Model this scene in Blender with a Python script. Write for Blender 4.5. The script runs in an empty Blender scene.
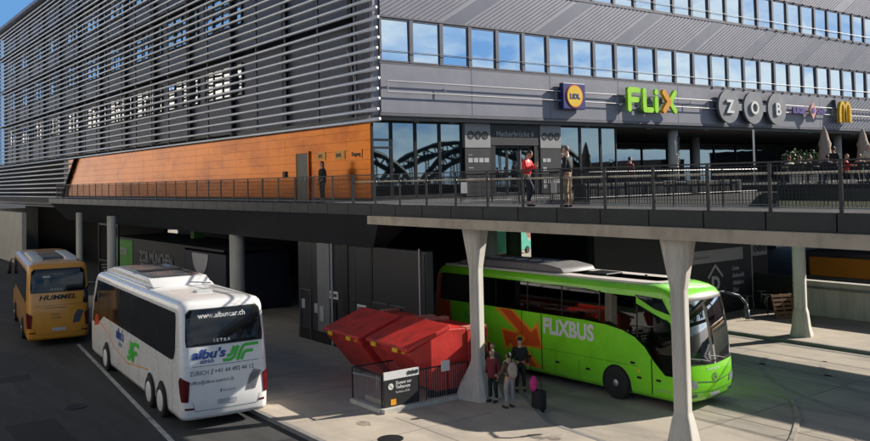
import bpy, bmesh, math, random
from mathutils import Vector, Matrix, noise
random.seed(7)
R = math.radians
PI = math.pi
scn = bpy.context.scene
C = scn.collection
V = Vector
DK = 6.42          # level of the upper deck

# ---------------------------------------------------------------- materials
def mat(name, col, rough=0.6, metal=0.0, var=0.12, scale=1.5, bump=0.0, bscale=30.0, ior=1.5, alpha=1.0,
        dirt=None, dscale=.35, stretch=(1, 1, 1), coat=0.0, emit=None, trans=0.0, rvar=0.08):
    m = bpy.data.materials.new(name)
    m.use_nodes = True
    nt = m.node_tree
    N, L = nt.nodes, nt.links
    b = N['Principled BSDF']
    b.inputs['Metallic'].default_value = metal
    b.inputs['IOR'].default_value = ior
    b.inputs['Coat Weight'].default_value = coat
    b.inputs['Transmission Weight'].default_value = trans
    tc = N.new('ShaderNodeTexCoord')
    n1 = N.new('ShaderNodeTexNoise'); n1.inputs['Scale'].default_value = scale; n1.inputs['Detail'].default_value = 6
    n1.inputs['Roughness'].default_value = .6
    L.new(tc.outputs['Object'], n1.inputs['Vector'])
    r = N.new('ShaderNodeValToRGB')
    r.color_ramp.elements[0].position = .3; r.color_ramp.elements[1].position = .7
    c = col
    r.color_ramp.elements[0].color = (c[0]*(1-var), c[1]*(1-var), c[2]*(1-var), 1)
    r.color_ramp.elements[1].color = (min(1, c[0]*(1+var)), min(1, c[1]*(1+var)), min(1, c[2]*(1+var)), 1)
    L.new(n1.outputs['Fac'], r.inputs['Fac'])
    out = r.outputs['Color']
    if dirt:
        n2 = N.new('ShaderNodeTexNoise'); n2.inputs['Scale'].default_value = dscale; n2.inputs['Detail'].default_value = 9
        n2.inputs['Roughness'].default_value = .68; n2.inputs['Distortion'].default_value = .4
        mpp = N.new('ShaderNodeMapping'); mpp.inputs['Scale'].default_value = stretch; L.new(tc.outputs['Object'], mpp.inputs[0]); L.new(mpp.outputs[0], n2.inputs['Vector'])
        r2 = N.new('ShaderNodeValToRGB'); r2.color_ramp.elements[0].position = .46; r2.color_ramp.elements[1].position = .66
        L.new(n2.outputs['Fac'], r2.inputs['Fac'])
        mx = N.new('ShaderNodeMix'); mx.data_type = 'RGBA'
        L.new(r2.outputs['Color'], mx.inputs[0]); L.new(out, mx.inputs[6]); mx.inputs[7].default_value = (*dirt, 1)
        out = mx.outputs[2]
    L.new(out, b.inputs['Base Color'])
    mr = N.new('ShaderNodeMapRange'); mr.inputs[3].default_value = max(0, rough-rvar); mr.inputs[4].default_value = min(1, rough+rvar)
    L.new(n1.outputs['Fac'], mr.inputs[0]); L.new(mr.outputs[0], b.inputs['Roughness'])
    if bump:
        n3 = N.new('ShaderNodeTexNoise'); n3.inputs['Scale'].default_value = bscale; n3.inputs['Detail'].default_value = 5
        L.new(tc.outputs['Object'], n3.inputs['Vector'])
        bp = N.new('ShaderNodeBump'); bp.inputs['Strength'].default_value = bump; bp.inputs['Distance'].default_value = .02
        L.new(n3.outputs['Fac'], bp.inputs['Height']); L.new(bp.outputs['Normal'], b.inputs['Normal'])
    if emit:
        b.inputs['Emission Color'].default_value = (*emit[0], 1); b.inputs['Emission Strength'].default_value = emit[1]
    return m

def glassmat(name, tint, clear=.6, rough=.02, ior=1.32):
    """thin tinted pane: part transparent, part mirror by Fresnel"""
    m = bpy.data.materials.new(name); m.use_nodes = True
    nt = m.node_tree; N, L = nt.nodes, nt.links
    N.remove(N['Principled BSDF'])
    out = N['Material Output']
    t = N.new('ShaderNodeBsdfTransparent'); t.inputs[0].default_value = (tint[0]*clear, tint[1]*clear, tint[2]*clear, 1)
    g = N.new('ShaderNodeBsdfGlossy'); g.inputs['Roughness'].default_value = rough
    f = N.new('ShaderNodeFresnel'); f.inputs[0].default_value = ior
    nz = N.new('ShaderNodeTexNoise'); nz.inputs['Scale'].default_value = .9
    tc = N.new('ShaderNodeTexCoord'); L.new(tc.outputs['Object'], nz.inputs['Vector'])
    bp = N.new('ShaderNodeBump'); bp.inputs['Strength'].default_value = .05; bp.inputs['Distance'].default_value = .03
    L.new(nz.outputs['Fac'], bp.inputs['Height']); L.new(bp.outputs['Normal'], g.inputs['Normal'])
    mx = N.new('ShaderNodeMixShader'); L.new(f.outputs[0], mx.inputs[0]); L.new(t.outputs[0], mx.inputs[1]); L.new(g.outputs[0], mx.inputs[2])
    L.new(mx.outputs[0], out.inputs[0])
    return m

def mirror(name, col, rough=.03, warp=.04):
    m = mat(name, col, rough, 1.0, .02, .5, rvar=.01)
    nt = m.node_tree; N, L = nt.nodes, nt.links
    tc = N.new('ShaderNodeTexCoord'); nz = N.new('ShaderNodeTexNoise'); nz.inputs['Scale'].default_value = .7; nz.inputs['Detail'].default_value = 1
    L.new(tc.outputs['Object'], nz.inputs['Vector'])
    bp = N.new('ShaderNodeBump'); bp.inputs['Strength'].default_value = warp; bp.inputs['Distance'].default_value = .1
    L.new(nz.outputs['Fac'], bp.inputs['Height']); L.new(bp.outputs['Normal'], N['Principled BSDF'].inputs['Normal'])
    return m

M = {}
M['asphalt'] = mat('asphalt', (.036, .037, .037), .85, 0, .25, 1.1, .25, 60, dirt=(.060, .060, .058), dscale=.9, stretch=(1, .16, 1))
M['paving'] = mat('concrete_paving', (.46, .40, .325), .85, 0, .12, .8, .15, 40, dirt=(.36, .315, .265), dscale=.8, stretch=(1, .4, 1))
M['apron'] = mat('concrete_apron', (.43, .375, .305), .85, 0, .12, .5, .15, 40, dirt=(.27, .24, .205), dscale=.75, stretch=(1, .22, 1))
M['kerb'] = mat('kerb_stone', (.24, .23, .22), .8, 0, .2, 3, .2, 30)
M['joint'] = mat('joint', (.22, .20, .175), .9)
M['paint'] = mat('road_paint', (.50, .50, .47), .7, 0, .15, 4, dirt=(.2, .2, .2), dscale=2.5)
M['concrete'] = mat('fair_faced_concrete', (.55, .525, .465), .75, 0, .08, 1.2, .12, 25, dirt=(.40, .375, .33), dscale=1.6, stretch=(1.6, 1.6, .22))
M['concrete_edge'] = mat('sand_concrete', (.50, .42, .32), .8, 0, .10, 1.6, .1, 25, dirt=(.33, .28, .22), dscale=2.2, stretch=(1, .5, .35))
M['concrete_dark'] = mat('grey_concrete', (.17, .165, .16), .8, 0, .12, 1, .1, 25, dirt=(.12, .12, .115))
M['deckstone'] = mat('deck_paving', (.07, .068, .066), .8, 0, .15, 1, .1, 25, dirt=(.05, .05, .05))
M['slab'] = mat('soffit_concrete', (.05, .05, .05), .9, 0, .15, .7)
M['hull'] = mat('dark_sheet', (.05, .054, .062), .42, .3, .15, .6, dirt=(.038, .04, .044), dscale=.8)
M['fascia'] = mat('slate_panel', (.013, .018, .023), .4, .3, .2, 1.5, dirt=(.022, .028, .034), dscale=1.2)
M['clad'] = mat('aluminium_cladding', (.225, .225, .262), .45, .3, .06, .8, dirt=(.20, .20, .235), dscale=.4)
M['rib'] = mat('aluminium_rib', (.24, .24, .285), .45, .3, .06, 2)
M['clad_stripe'] = mat('dark_diagonal_band', (.10, .11, .15), .5, .3, .06, .8)
M['frame'] = mat('window_frame', (.12, .12, .14), .5, .4, .08, 2)
M['blind'] = mat('window_blind', (.42, .45, .48), .6, 0, .05, 3)
M['pane'] = mirror('coated_window_glass', (.76, .84, .90), .02, .05)
M['pane_left'] = mirror('louvre_window_glass', (.90, .92, .95), .03, .25)
M['shop'] = mirror('shopfront_glass', (.26, .34, .38), .02, .03)
M['louvre'] = mat('louvre_tube', (.80, .80, .82), .38, .55, .06, 3)
M['panelblue'] = mat('anthracite_panel', (.09, .105, .145), .4, .2, .15, .6)
M['black'] = mat('black_metal', (.012, .012, .013), .45, .2, .2, 3)
M['matt'] = mat('matt_black', (.008, .008, .009), .9, 0, .2, 3)
M['orange'] = mat('orange_panel', (.56, .160, .010), .20, .8, .12, .35, dirt=(.36, .09, .006), dscale=.5, stretch=(1, .5, 1.2))
M['doorgrey'] = mat('grey_door', (.16, .15, .12), .5)
M['post'] = mat('railing_post', (.035, .037, .042), .45, .4, .1, 3)
M['steel'] = mat('stainless_steel', (.62, .60, .56), .32, .8, .08, 4)
M['handrail'] = mat('pale_handrail', (.74, .66, .50), .4, 0, .08, 5)
M['mesh'] = mat('mesh_wire', (.035, .035, .037), .5, .3)
M['white'] = mat('white_sign', (.74, .74, .72), .5, 0, .04, 3)
M['grey'] = mat('grey_sign', (.30, .30, .30), .5, 0, .05, 3)
M['letter_grey'] = mat('grey_letter', (.42, .42, .42), .5)
M['anth'] = mat('anthracite', (.018, .018, .021), .5)
M['navy'] = mat('navy_blue', (.022, .028, .16), .4)
M['yellow'] = mat('sign_yellow', (.85, .55, .03), .4)
M['gold'] = mat('golden_letter', (.78, .50, .03), .4)
M['red'] = mat('sign_red', (.62, .05, .03), .4)
M['limegreen'] = mat('lime_letter', (.38, .80, .02), .4)
M['orangel'] = mat('orange_letter', (.85, .36, .02), .4)
M['disc'] = mat('sign_disc', (.21, .215, .23), .5, .3)
M['purple'] = mat('violet_letter', (.09, .05, .26), .5)
M['pink'] = mat('pink_emblem', (.72, .36, .30), .5)
M['bin_red'] = mat('container_red', (.66, .040, .032), .45, 0, .12, 1.5, .3, 5, dirt=(.36, .035, .026), dscale=1.6, stretch=(1, 1, .5), coat=.1)
M['bin_edge'] = mat('container_scuffed', (.55, .18, .14), .6, 0, .3, 6)
M['bin_label'] = mat('label_brown', (.10, .075, .012), .6, 0, .4, 12)
# vehicles
M['flixgreen'] = mat('coach_green', (.25, .78, .03), .22, 0, .05, .6, coat=.6, dirt=(.20, .68, .025), dscale=.7)
M['flixroof'] = mat('coach_roof_cream', (.72, .66, .60), .5, 0, .06, 1.5, dirt=(.6, .56, .5), dscale=.8)
M['flixred'] = mat('coach_orange_red', (.72, .10, .02), .35, 0, .05, 2)
M['flixorange'] = mat('coach_amber', (.90, .36, .03), .35, 0, .05, 2)
M['buswhite'] = mat('coach_white', (.88, .87, .85), .28, 0, .015, 1, coat=.5, dirt=(.83, .82, .80), dscale=.9)
M['busyellow'] = mat('coach_yellow', (.66, .29, .032), .3, 0, .05, 1, coat=.5, dirt=(.6, .28, .04), dscale=.9)
M['busglass'] = mat('coach_dark_glass', (.006, .007, .009), .06, 0, .1, 2, ior=1.5, rvar=.02)
M['flixglass'] = glassmat('coach_side_glass', (.75, .85, .9), .08)
M['windscreen'] = glassmat('coach_windscreen', (.75, .92, .95), .24)
M['tyre'] = mat('tyre_rubber', (.018, .018, .018), .85, 0, .2, 8)
M['rim'] = mat('wheel_rim', (.50, .50, .50), .4, .7, .1, 5)
M['rimwhite'] = mat('wheel_cover_white', (.66, .65, .62), .5, 0, .08, 5)
M['ac'] = mat('roof_unit_grey', (.20, .19, .185), .5, 0, .15, 2)
M['acwhite'] = mat('roof_unit_pale', (.60, .61, .60), .4, 0, .08, 2)
M['smoke'] = mat('smoked_plastic', (.09, .10, .11), .15, 0, .2, 1)
M['lamp_red'] = mat('tail_lamp', (.10, .006, .008), .15, 0, .2, 6)
M['lamp_clear'] = mat('head_lamp', (.55, .58, .60), .1, .5, .1, 6)
M['seat'] = mat('seat_cloth', (.025, .03, .05), .8, 0, .2, 5)
M['antim'] = mat('headrest_cover', (.62, .66, .72), .8, 0, .05, 5)
M['dash'] = mat('dashboard', (.10, .13, .12), .7)
M['teal'] = mat('teal_plastic', (.05, .34, .26), .6)
M['albus_blue'] = mat('lettering_blue', (.02, .07, .30), .4)
M['albus_green'] = mat('lettering_green', (.06, .55, .05), .4)
M['dark_text'] = mat('dark_lettering', (.07, .08, .11), .5)
M['grille'] = mat('vent_grille', (.25, .26, .28), .5, .2, .2, 20)
M['plate'] = mat('number_plate', (.45, .47, .50), .5, 0, .15, 14)
# people
def skinm(n, c): return mat(n, c, .55, 0, .05, 20)
M['skin'] = skinm('skin', (.55, .32, .22))
M['hair_dark'] = mat('dark_hair', (.02, .015, .012), .6, 0, .3, 30)
M['hair_brown'] = mat('brown_hair', (.10, .055, .03), .6, 0, .3, 30)
M['hair_grey'] = mat('greying_hair', (.20, .16, .13), .6, 0, .3, 30)
M['hair_auburn'] = mat('auburn_hair', (.26, .06, .02), .6, 0, .3, 30)
M['cl_red'] = mat('red_jacket', (.85, .035, .035), .7, 0, .12, 9, .3, 14)
M['cl_black'] = mat('black_cloth', (.014, .014, .016), .8, 0, .2, 9, .3, 14)
M['cl_navy'] = mat('navy_cloth', (.018, .022, .05), .8, 0, .2, 9, .3, 14)
M['cl_khaki'] = mat('khaki_cloth', (.36, .27, .17), .8, 0, .12, 9, .3, 14)
M['cl_grey'] = mat('grey_cloth', (.30, .30, .31), .8, 0, .12, 9, .3, 14)
M['cl_brown'] = mat('brown_cloth', (.11, .075, .05), .8, 0, .15, 9, .3, 14)
M['cl_maroon'] = mat('maroon_cloth', (.16, .02, .025), .8, 0, .15, 9, .3, 14)
M['cl_cream'] = mat('cream_cloth', (.52, .46, .36), .8, 0, .1, 9, .3, 14)
M['cl_olive'] = mat('olive_cloth', (.06, .065, .04), .8, 0, .2, 9, .3, 14)
M['cl_white'] = mat('white_cloth', (.70, .70, .70), .8, 0, .06, 9, .3, 14)
M['shoe'] = mat('shoe_leather', (.03, .02, .015), .5)
M['bag_beige'] = mat('backpack_beige', (.38, .31, .25), .8, 0, .12, 9, .3, 14)
M['bag_pink'] = mat('pink_bag', (.62, .03, .20), .6, 0, .12, 9)
M['leaf'] = mat('leaf_green', (.07, .12, .025), .6, 0, .35, 3)
M['leaf2'] = mat('leaf_dark', (.035, .07, .02), .6, 0, .35, 3)
M['parasol'] = mat('parasol_cloth', (.44, .35, .29), .85, 0, .1, 4, .3, 10)
M['hoard'] = mat('orange_hoarding', (.80, .30, .03), .6, 0, .08, .8)
M['brick'] = mat('reddish_facade', (.40, .24, .19), .8, 0, .15, .6)
M['pale'] = mat('pale_render', (.56, .54, .50), .85, 0, .05, .5)
M['kiosk_green'] = mat('kiosk_green', (.06, .26, .03), .5)
M['stone'] = mat('dark_granite', (.016, .016, .016), .7, 0, .5, 2.2, .6, 6, dirt=(.05, .049, .047), dscale=3)
M['coregrey'] = mat('core_panel_grey', (.042, .044, .048), .32, .1, .08, .8)
M['wood'] = mat('pallet_wood', (.20, .10, .045), .8, 0, .2, 6)
M['truss'] = mat('bridge_steel', (.06, .055, .05), .6, .2, .2, 2)

# ---------------------------------------------------------------- mesh helpers
def link(name, bm, m, parent=None, smooth=False):
    me = bpy.data.meshes.new(name)
    bm.normal_update()
    bm.to_mesh(me); bm.free()
    if smooth:
        for p in me.polygons: p.use_smooth = True
    me.materials.append(m if not isinstance(m, str) else M[m])
    o = bpy.data.objects.new(name, me)
    C.objects.link(o)
    if parent: o.parent = parent
    return o

def tag(o, label=None, cat=None, group=None, kind=None):
    if label: o['label'] = label
    if cat: o['category'] = cat
    if group: o['group'] = group
    if kind: o['kind'] = kind
    return o

def thing(name, label, cat, loc=(0, 0, 0), rz=0, group=None):
    o = bpy.data.objects.new(name, None); C.objects.link(o)
    o.location = loc; o.rotation_euler = (0, 0, rz); o.empty_display_size = .3
    return tag(o, label, cat, group)

def copy_tree(o, parent=None):
    c = o.copy(); C.objects.link(c)
    if parent: c.parent = parent
    for ch in list(o.children): copy_tree(ch, c)
    return c

def box(bm, x0, y0, z0, x1, y1, z1):
    v = [bm.verts.new(p) for p in ((x0,y0,z0),(x1,y0,z0),(x1,y1,z0),(x0,y1,z0),(x0,y0,z1),(x1,y0,z1),(x1,y1,z1),(x0,y1,z1))]
    for f in ((0,3,2,1),(4,5,6,7),(0,1,5,4),(1,2,6,5),(2,3,7,6),(3,0,4,7)): bm.faces.new([v[i] for i in f])
    return v

def B(*bs):
    bm = bmesh.new()
    for b in bs: box(bm, *b)
    return bm

def bevel(bm, w=.02, seg=2):
    bmesh.ops.bevel(bm, geom=bm.edges[:] , offset=w, segments=seg, affect='EDGES', profile=.5, clamp_overlap=True)
    return bm

def tube(bm, a, b, r, n=8, r2=None, cap=True):
    a, b = V(a), V(b); r2 = r if r2 is None else r2
    d = (b-a).normalized()
    up = V((0,0,1)) if abs(d.z) < .9 else V((1,0,0))
    u = d.cross(up).normalized(); w = d.cross(u)
    A = [bm.verts.new(a + (u*math.cos(t)+w*math.sin(t))*r) for t in [2*PI*i/n for i in range(n)]]
    Bv = [bm.verts.new(b + (u*math.cos(t)+w*math.sin(t))*r2) for t in [2*PI*i/n for i in range(n)]]
    for i in range(n):
        j = (i+1) % n
        bm.faces.new((A[i], A[j], Bv[j], Bv[i]))
    if cap:
        bm.faces.new(A[::-1]); bm.faces.new(Bv)

def path(bm, pts, r, n=8, radii=None):
    for i in range(len(pts)-1):
        tube(bm, pts[i], pts[i+1], radii[i] if radii else r, n, radii[i+1] if radii else r)

def lathe(bm, prof, n=24, c=(0,0,0), squash=1.0, axis='z'):
    rings = []
    for (r, z) in prof:
        ring = []
        for i in range(n):
            t = 2*PI*i/n
            p = (r*math.cos(t), r*math.sin(t)*squash, z)
            if axis == 'x': p = (z, r*math.cos(t), r*math.sin(t))
            if axis == 'y': p = (r*math.cos(t), z, r*math.sin(t))
            ring.append(bm.verts.new((p[0]+c[0], p[1]+c[1], p[2]+c[2])))
        rings.append(ring)
    for a, b in zip(rings, rings[1:]):
        for i in range(n):
            j = (i+1) % n
            bm.faces.new((a[i], a[j], b[j], b[i]))
    bm.faces.new(rings[0][::-1]); bm.faces.new(rings[-1])
    bmesh.ops.recalc_face_normals(bm, faces=bm.faces[:])

def prism(bm, pts, ext, axis='y'):
    """closed outline pts (2D) extruded from ext[0] to ext[1] along axis"""
    def P(a, b, e):
        return {'y': (a, e, b), 'x': (e, a, b), 'z': (a, b, e)}[axis]
    A = [bm.verts.new(P(a, b, ext[0])) for a, b in pts]
    D = [bm.verts.new(P(a, b, ext[1])) for a, b in pts]
    n = len(pts)
    fs = [bm.faces.new(A[::-1]), bm.faces.new(D)]
    for i in range(n):
        j = (i+1) % n
        fs.append(bm.faces.new((A[i], A[j], D[j], D[i])))
    bmesh.ops.recalc_face_normals(bm, faces=fs)

_tc = {}
def text_bm(body, size=1.0, bold=0.0, shear=0.0, depth=0.0, align='LEFT', spacing=1.0, xs=1.0):
    """2D lettering mesh; x to the right, y up, z depth"""
    cu = bpy.data.curves.new('t', 'FONT'); cu.body = body; cu.size = size; cu.offset = bold; cu.shear = shear
    cu.extrude = depth; cu.align_x = align; cu.space_character = spacing; cu.resolution_u = 4
    ob = bpy.data.objects.new('t', cu); C.objects.link(ob)
    dg = bpy.context.evaluated_depsgraph_get(); dg.update()
    me = bpy.data.meshes.new_from_object(ob.evaluated_get(dg))
    bm = bmesh.new(); bm.from_mesh(me)
    bpy.data.objects.remove(ob); bpy.data.curves.remove(cu); bpy.data.meshes.remove(me)
    for v in bm.verts: v.co.x *= xs
    return bm

def put(bm, origin, right, up):
    """map 2D mesh (x,y,z) onto a plane in the world"""
    o, r, u = V(origin), V(right).normalized(), V(up).normalized(); n = r.cross(u)
    for v in bm.verts: v.co = o + r*v.co.x + u*v.co.y + n*v.co.z
    return bm

def ringshape(bm, r0, r1, d, n=32, sx=1.0, c=(0, 0), a0=0, a1=2*PI):
    closed = abs(a1-a0-2*PI) < 1e-6
    m = n if closed else n+1
    P = []
    for i in range(m):
        t = a0+(a1-a0)*i/n
        P.append([bm.verts.new((c[0]+math.cos(t)*r*sx, c[1]+math.sin(t)*r, z)) for r, z in ((r0,0),(r1,0),(r1,d),(r0,d))])
    for i in range(n):
        a, b = P[i], P[(i+1) % m]
        for k in range(4):
            l = (k+1) % 4
            bm.faces.new((a[k], a[l], b[l], b[k]))

def disc(bm, r, z0, z1, n=32, sx=1.0, c=(0, 0)):
    prism(bm, [(c[0]+math.cos(2*PI*i/n)*r*sx, c[1]+math.sin(2*PI*i/n)*r) for i in range(n)], (z0, z1), 'z')

def zob_text(parent, origin, right, up, r, m_ring='black', off=.01):
    """the three linked round letters Z O B, small version"""
    bm = bmesh.new()
    for k in range(3):
        ringshape(bm, r*.62, r, .008, 20, 1, (k*2.25*r, 0))
        if k < 2: 
            x = k*2.25*r
            prism(bm, [(x+r*.9, -.2*r), (x+1.4*r, -.2*r), (x+1.4*r, .2*r), (x+r*.9, .2*r)], (0, .008), 'z')
    put(bm, V(origin), right, up)
    link('emblem', bm, m_ring, parent)
    for k, ch in enumerate('ZOB'):
        t = text_bm(ch, r*1.1, .02*r, align='CENTER', depth=.003)
        for v in t.verts: v.co.x += k*2.25*r; v.co.y -= .38*r; v.co.z += .004
        put(t, V(origin), right, up)
        link('letter', t, m_ring, parent)

RX, UP = (1, 0, 0), (0, 0, 1)     # facing -Y
RY = (0, -1, 0)                    # facing -X (reads right along -Y)
#SECTION_SETTING
# ---------------------------------------------------------------- setting
def sheet(name, pts, z, m, label=None):
    bm = bmesh.new(); bm.faces.new([bm.verts.new((x, y, z)) for x, y in pts])
    o = link(name, bm, m); tag(o, label, None, None, 'structure'); return o

sheet('ground', [(-900,-900),(900,-900),(900,900),(-900,900)], -.02, 'asphalt')
sheet('road', [(-16,-60),(11.9,-60),(11.9,44),(14.5,140),(-16,140)], -.008, 'asphalt')
# bus bay apron in concrete, right of the island
bm = bmesh.new()
xs = [x for x in [17.2+5.3*i for i in range(6)]]
bm.faces.new([bm.verts.new(p) for p in ((17.4,-40,0),(34.2,-40,0),(34.2,60,0),(17.4,60,0))])
tag(link('bus_apron', bm, 'apron'), kind='structure')
bm = bmesh.new()
for y in [-12, -6.5, -1, 4.5, 10, 15.5, 21, 26.5]:
    box(bm, 17.45, y, .001, 34.1, y+.025, .006)
for x in (22.6, 28.4):
    box(bm, x, -30, .0012, x+.025, 50, .0068)
tag(link('apron_joints', bm, 'joint'), kind='structure')
# pavement island with real kerbs
isl = [(11.95,-40),(17.25,-40),(17.6,14),(17.9,18.6),(19.4,21.2),(20.2,23.5),(20.6,28),(20.6,60),(13.6,60),(12.15,36),(11.95,26)]
bm = bmesh.new(); prism(bm, isl, (-.02, .11), 'z'); tag(link('pavement_island', bm, 'paving'), kind='structure')
bm = bmesh.new()
for a, b in zip(isl[::-1][1:4], isl[::-1][2:5]): pass
def strip(bm, pts, w, z0, z1):
    for (ax, ay), (bx, by) in zip(pts, pts[1:]):
        d = V((bx-ax, by-ay)); d.normalize(); n = V((-d.y, d.x))*w
        prism(bm, [(ax, ay), (bx, by), (bx+n.x, by+n.y), (ax+n.x, ay+n.y)], (z0, z1), 'z')
strip(bm, [(11.93,-40),(11.93,26),(12.13,36),(13.58,60)], .17, -.02, .122)
bmk = bm
strip(bm, [(20.2,23.5),(19.4,21.2),(17.9,18.6),(17.6,14),(17.25,-40)][::-1], .15, -.02, .118)
tag(link('kerb', bm, 'kerb'), kind='structure')
bm = bmesh.new()
for y in range(-10, 32, 3): box(bm, 12.12, y+.5, .1105, 17.3, y+.52, .1145)
box(bm, 14.7, -38, .1108, 14.72, 22, .1149)
tag(link('pavement_joints', bm, 'joint'), kind='structure')
# far pavement with kerb
bm = bmesh.new(); prism(bm, [(34.3,-40),(41,-40),(41,60),(34.3,60)], (-.02, .12), 'z'); tag(link('far_pavement', bm, 'paving'), kind='structure')
bm = bmesh.new(); strip(bm, [(34.29,-40),(34.29,60)], -.18, -.02, .128); box(bm, 33.7, -40, .002, 33.95, 60, .008)
tag(link('far_kerb', bm, 'kerb'), kind='structure')
bm = bmesh.new(); bm.faces.new([bm.verts.new(p) for p in ((47,47.6,-.004),(140,47.6,-.004),(140,140,-.004),(47,140,-.004))]); tag(link('street_paving', bm, 'paving'), kind='structure')
# curved kerb nose in the apron
arc = [(20.6,12.7),(22.3,13.43),(23.84,14.2),(24.98,14.97),(25.8,15.6),(26.2,16.3),(26.3,16.9),(26.1,17.6)]
bm = bmesh.new(); strip(bm, arc, .14, .0, .045); tag(link('curved_kerb', bm, 'apron'), kind='structure')
# lane line
bm = bmesh.new()
prism(bm, [(8.30,21.5),(8.46,21.5),(10.78,42.5),(10.63,42.5)], (-.006, -.002), 'z')
prism(bm, [(10.9,45),(11.05,45),(12.2,56),(12.05,56)], (-.006, -.002), 'z')
tag(link('lane_line', bm, 'paint'), kind='structure')

# ---------------------------------------------------------------- elevated walkways
wk = thing('elevated_walkway', 'concrete walkway on flared columns crossing in front of the coaches, dark panels along its edge', 'walkway')
far = [(19.4, -12), (19.4, 24.4), (23.8, 24.4), (23.8, 22.4), (100, 22.4), (100, 33), (19.3, 33), (19.3, 27.2), (17.75, 27.2), (17.75, -12)]
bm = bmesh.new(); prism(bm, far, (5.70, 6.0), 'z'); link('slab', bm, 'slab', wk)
bm = bmesh.new(); prism(bm, [(17.72,-12),(17.72,27.6),(17.35,27.6),(17.35,-12)], (5.69, 6.0), 'z'); link('edge_beam', bm, 'concrete_edge', wk)
bm = bmesh.new()
far2 = [(19.4, -12), (19.4, 24.4), (23.8, 24.4), (23.8, 22.4), (100, 22.4), (100, 47.1), (44, 47.1), (44, 120), (18.3, 120), (18.3, 27), (17.75, 27), (17.75, -12)]
prism(bm, far2, (6.003, DK), 'z'); link('paving', bm, 'deckstone', wk)
ys = [29.36+1.655*k for k in range(-25, 55)]
bm = bmesh.new()
for y in ys:
    if y < 44.5 or True:
        if y > 78: continue
        box(bm, 17.58, y+.012, 6.0, 17.70, y+1.643, DK+.0)
bevel(bm, .008, 1)
link('fascia_panel', bm, 'fascia', wk)
# sloping hull beneath the edge on the left
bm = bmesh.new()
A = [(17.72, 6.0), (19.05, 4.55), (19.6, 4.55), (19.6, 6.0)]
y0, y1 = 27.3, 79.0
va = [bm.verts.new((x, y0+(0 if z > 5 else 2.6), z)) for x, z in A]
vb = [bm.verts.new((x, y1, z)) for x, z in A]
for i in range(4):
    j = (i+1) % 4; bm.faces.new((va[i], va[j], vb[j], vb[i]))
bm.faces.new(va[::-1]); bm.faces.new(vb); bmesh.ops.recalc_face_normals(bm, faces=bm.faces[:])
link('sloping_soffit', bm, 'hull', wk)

def column(parent, x, y, z1, rz=0, h=.25, flare=.62, base=.52, tp=1.35):
    """faceted concrete column: flared head, octagonal shaft, splayed foot"""
    secs = [(0, base, base), (.08, base, base), (.55, base*.80, base*.80), (1.15, h+.05, h+.05), (1.35, h, h), (z1-tp, h, h), (z1-.06, flare, h+.10), (z1, flare, h+.10)]
    bm = bmesh.new(); rings = []
    for z, a, b in secs:
        k = .72
        P = [(a,-b*k),(a,b*k),(a*k,b),(-a*k,b),(-a,b*k),(-a,-b*k),(-a*k,-b),(a*k,-b)]
        c, s = math.cos(rz), math.sin(rz)
        rings.append([bm.verts.new((x+p*c-q*s, y+p*s+q*c, z)) for p, q in P])
    for r0, r1 in zip(rings, rings[1:]):
        for i in range(8):
            j = (i+1) % 8; bm.faces.new((r0[i], r0[j], r1[j], r1[i]))
    bm.faces.new(rings[0][::-1]); bm.faces.new(rings[-1])
    bevel(bm, .02, 1)
    return link('column', bm, 'concrete', parent)
column(wk, 18.2, 22.25, 5.70, R(90)+.25, .19, .40, .64)
column(wk, 17.95, 13.87, 5.70, R(90)+.25, .19, .40, .44, 1.3)
column(wk, 17.95, 4.2, 5.70, R(90)+.25)

w2 = thing('elevated_walkway', 'farther concrete walkway behind the bridge railing, its pale edge catching the sun', 'walkway')
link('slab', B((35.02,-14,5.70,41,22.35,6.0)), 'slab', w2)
link('edge_beam', B((34.9,-14,5.62,35.0,21.55,6.05)), 'concrete_edge', w2)
link('paving', B((35.03,-14,6.003,41,22.35,DK)), 'deckstone', w2)
link('fascia_panel', B((34.93,-14,6.053,35.01,21.55,6.55)), 'fascia', w2)
column(w2, 35.55, 21.0, 5.70, R(90)+.35, .25, .25, .45)
column(w2, 35.55, 8.0, 5.70, R(90)+.35, .36, .5, .60)

# ---------------------------------------------------------------- railings
def railing(label, pts_y, x, ztop=1.08, hand=True, meshed=True, zb=DK, side=1, name='railing', balusters=False):
    t = thing(name, label, 'railing', (x, pts_y[0], zb))
    y0, y1 = pts_y[0], pts_y[-1]
    L = y1-y0
    for y in pts_y:
        b = B((-.018,y-y0-.042,-.40,.018,y-y0+.042,ztop)); box(b, -.03, y-y0-.02, ztop-.02, .03, y-y0+.02, ztop+.019)
        link('post', b, 'post', t)
    link('top_rail', B((-.035,0,ztop+.02,.035,L,ztop+.06)), 'post', t)
    bm = bmesh.new(); tube(bm, (0,0,.09), (0,L,.09), .014, 6); link('bottom_rail', bm, 'steel', t)
    if hand:
        for a, b in zip(pts_y, pts_y[1:]):
            bm = bmesh.new(); tube(bm, (.10*side, a-y0+.06, .86), (.10*side, b-y0-.06, .86), .028, 8)
            tube(bm, (.10*side, a-y0+.10, .86), (0, a-y0+.03, .80), .01, 5)
            link('handrail', bm, 'handrail', t, True)
    if meshed:
        bm = bmesh.new()
        n = int(L/.09)
        for i in range(n+1): tube(bm, (0, i*L/n, .09), (0, i*L/n, ztop), .0065, 4, cap=False)
        for z in (.25, .42, .6, .78, .95): tube(bm, (0, 0, z), (0, L, z), .005, 4, cap=False)
        link('mesh_infill', bm, 'mesh', t)
    return t
near = [y for y in ys if y < 30]
r1 = railing('near bridge railing with mesh infill and bright inner handrail, two men behind it', near, 17.80)
left = [y for y in ys if 29.3 < y < 78]
r2 = railing('dark railing with slim balusters in front of the orange wall', left, 17.85, hand=False, name='railing')
for u in (24.9, 20.6):
    pass
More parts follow.
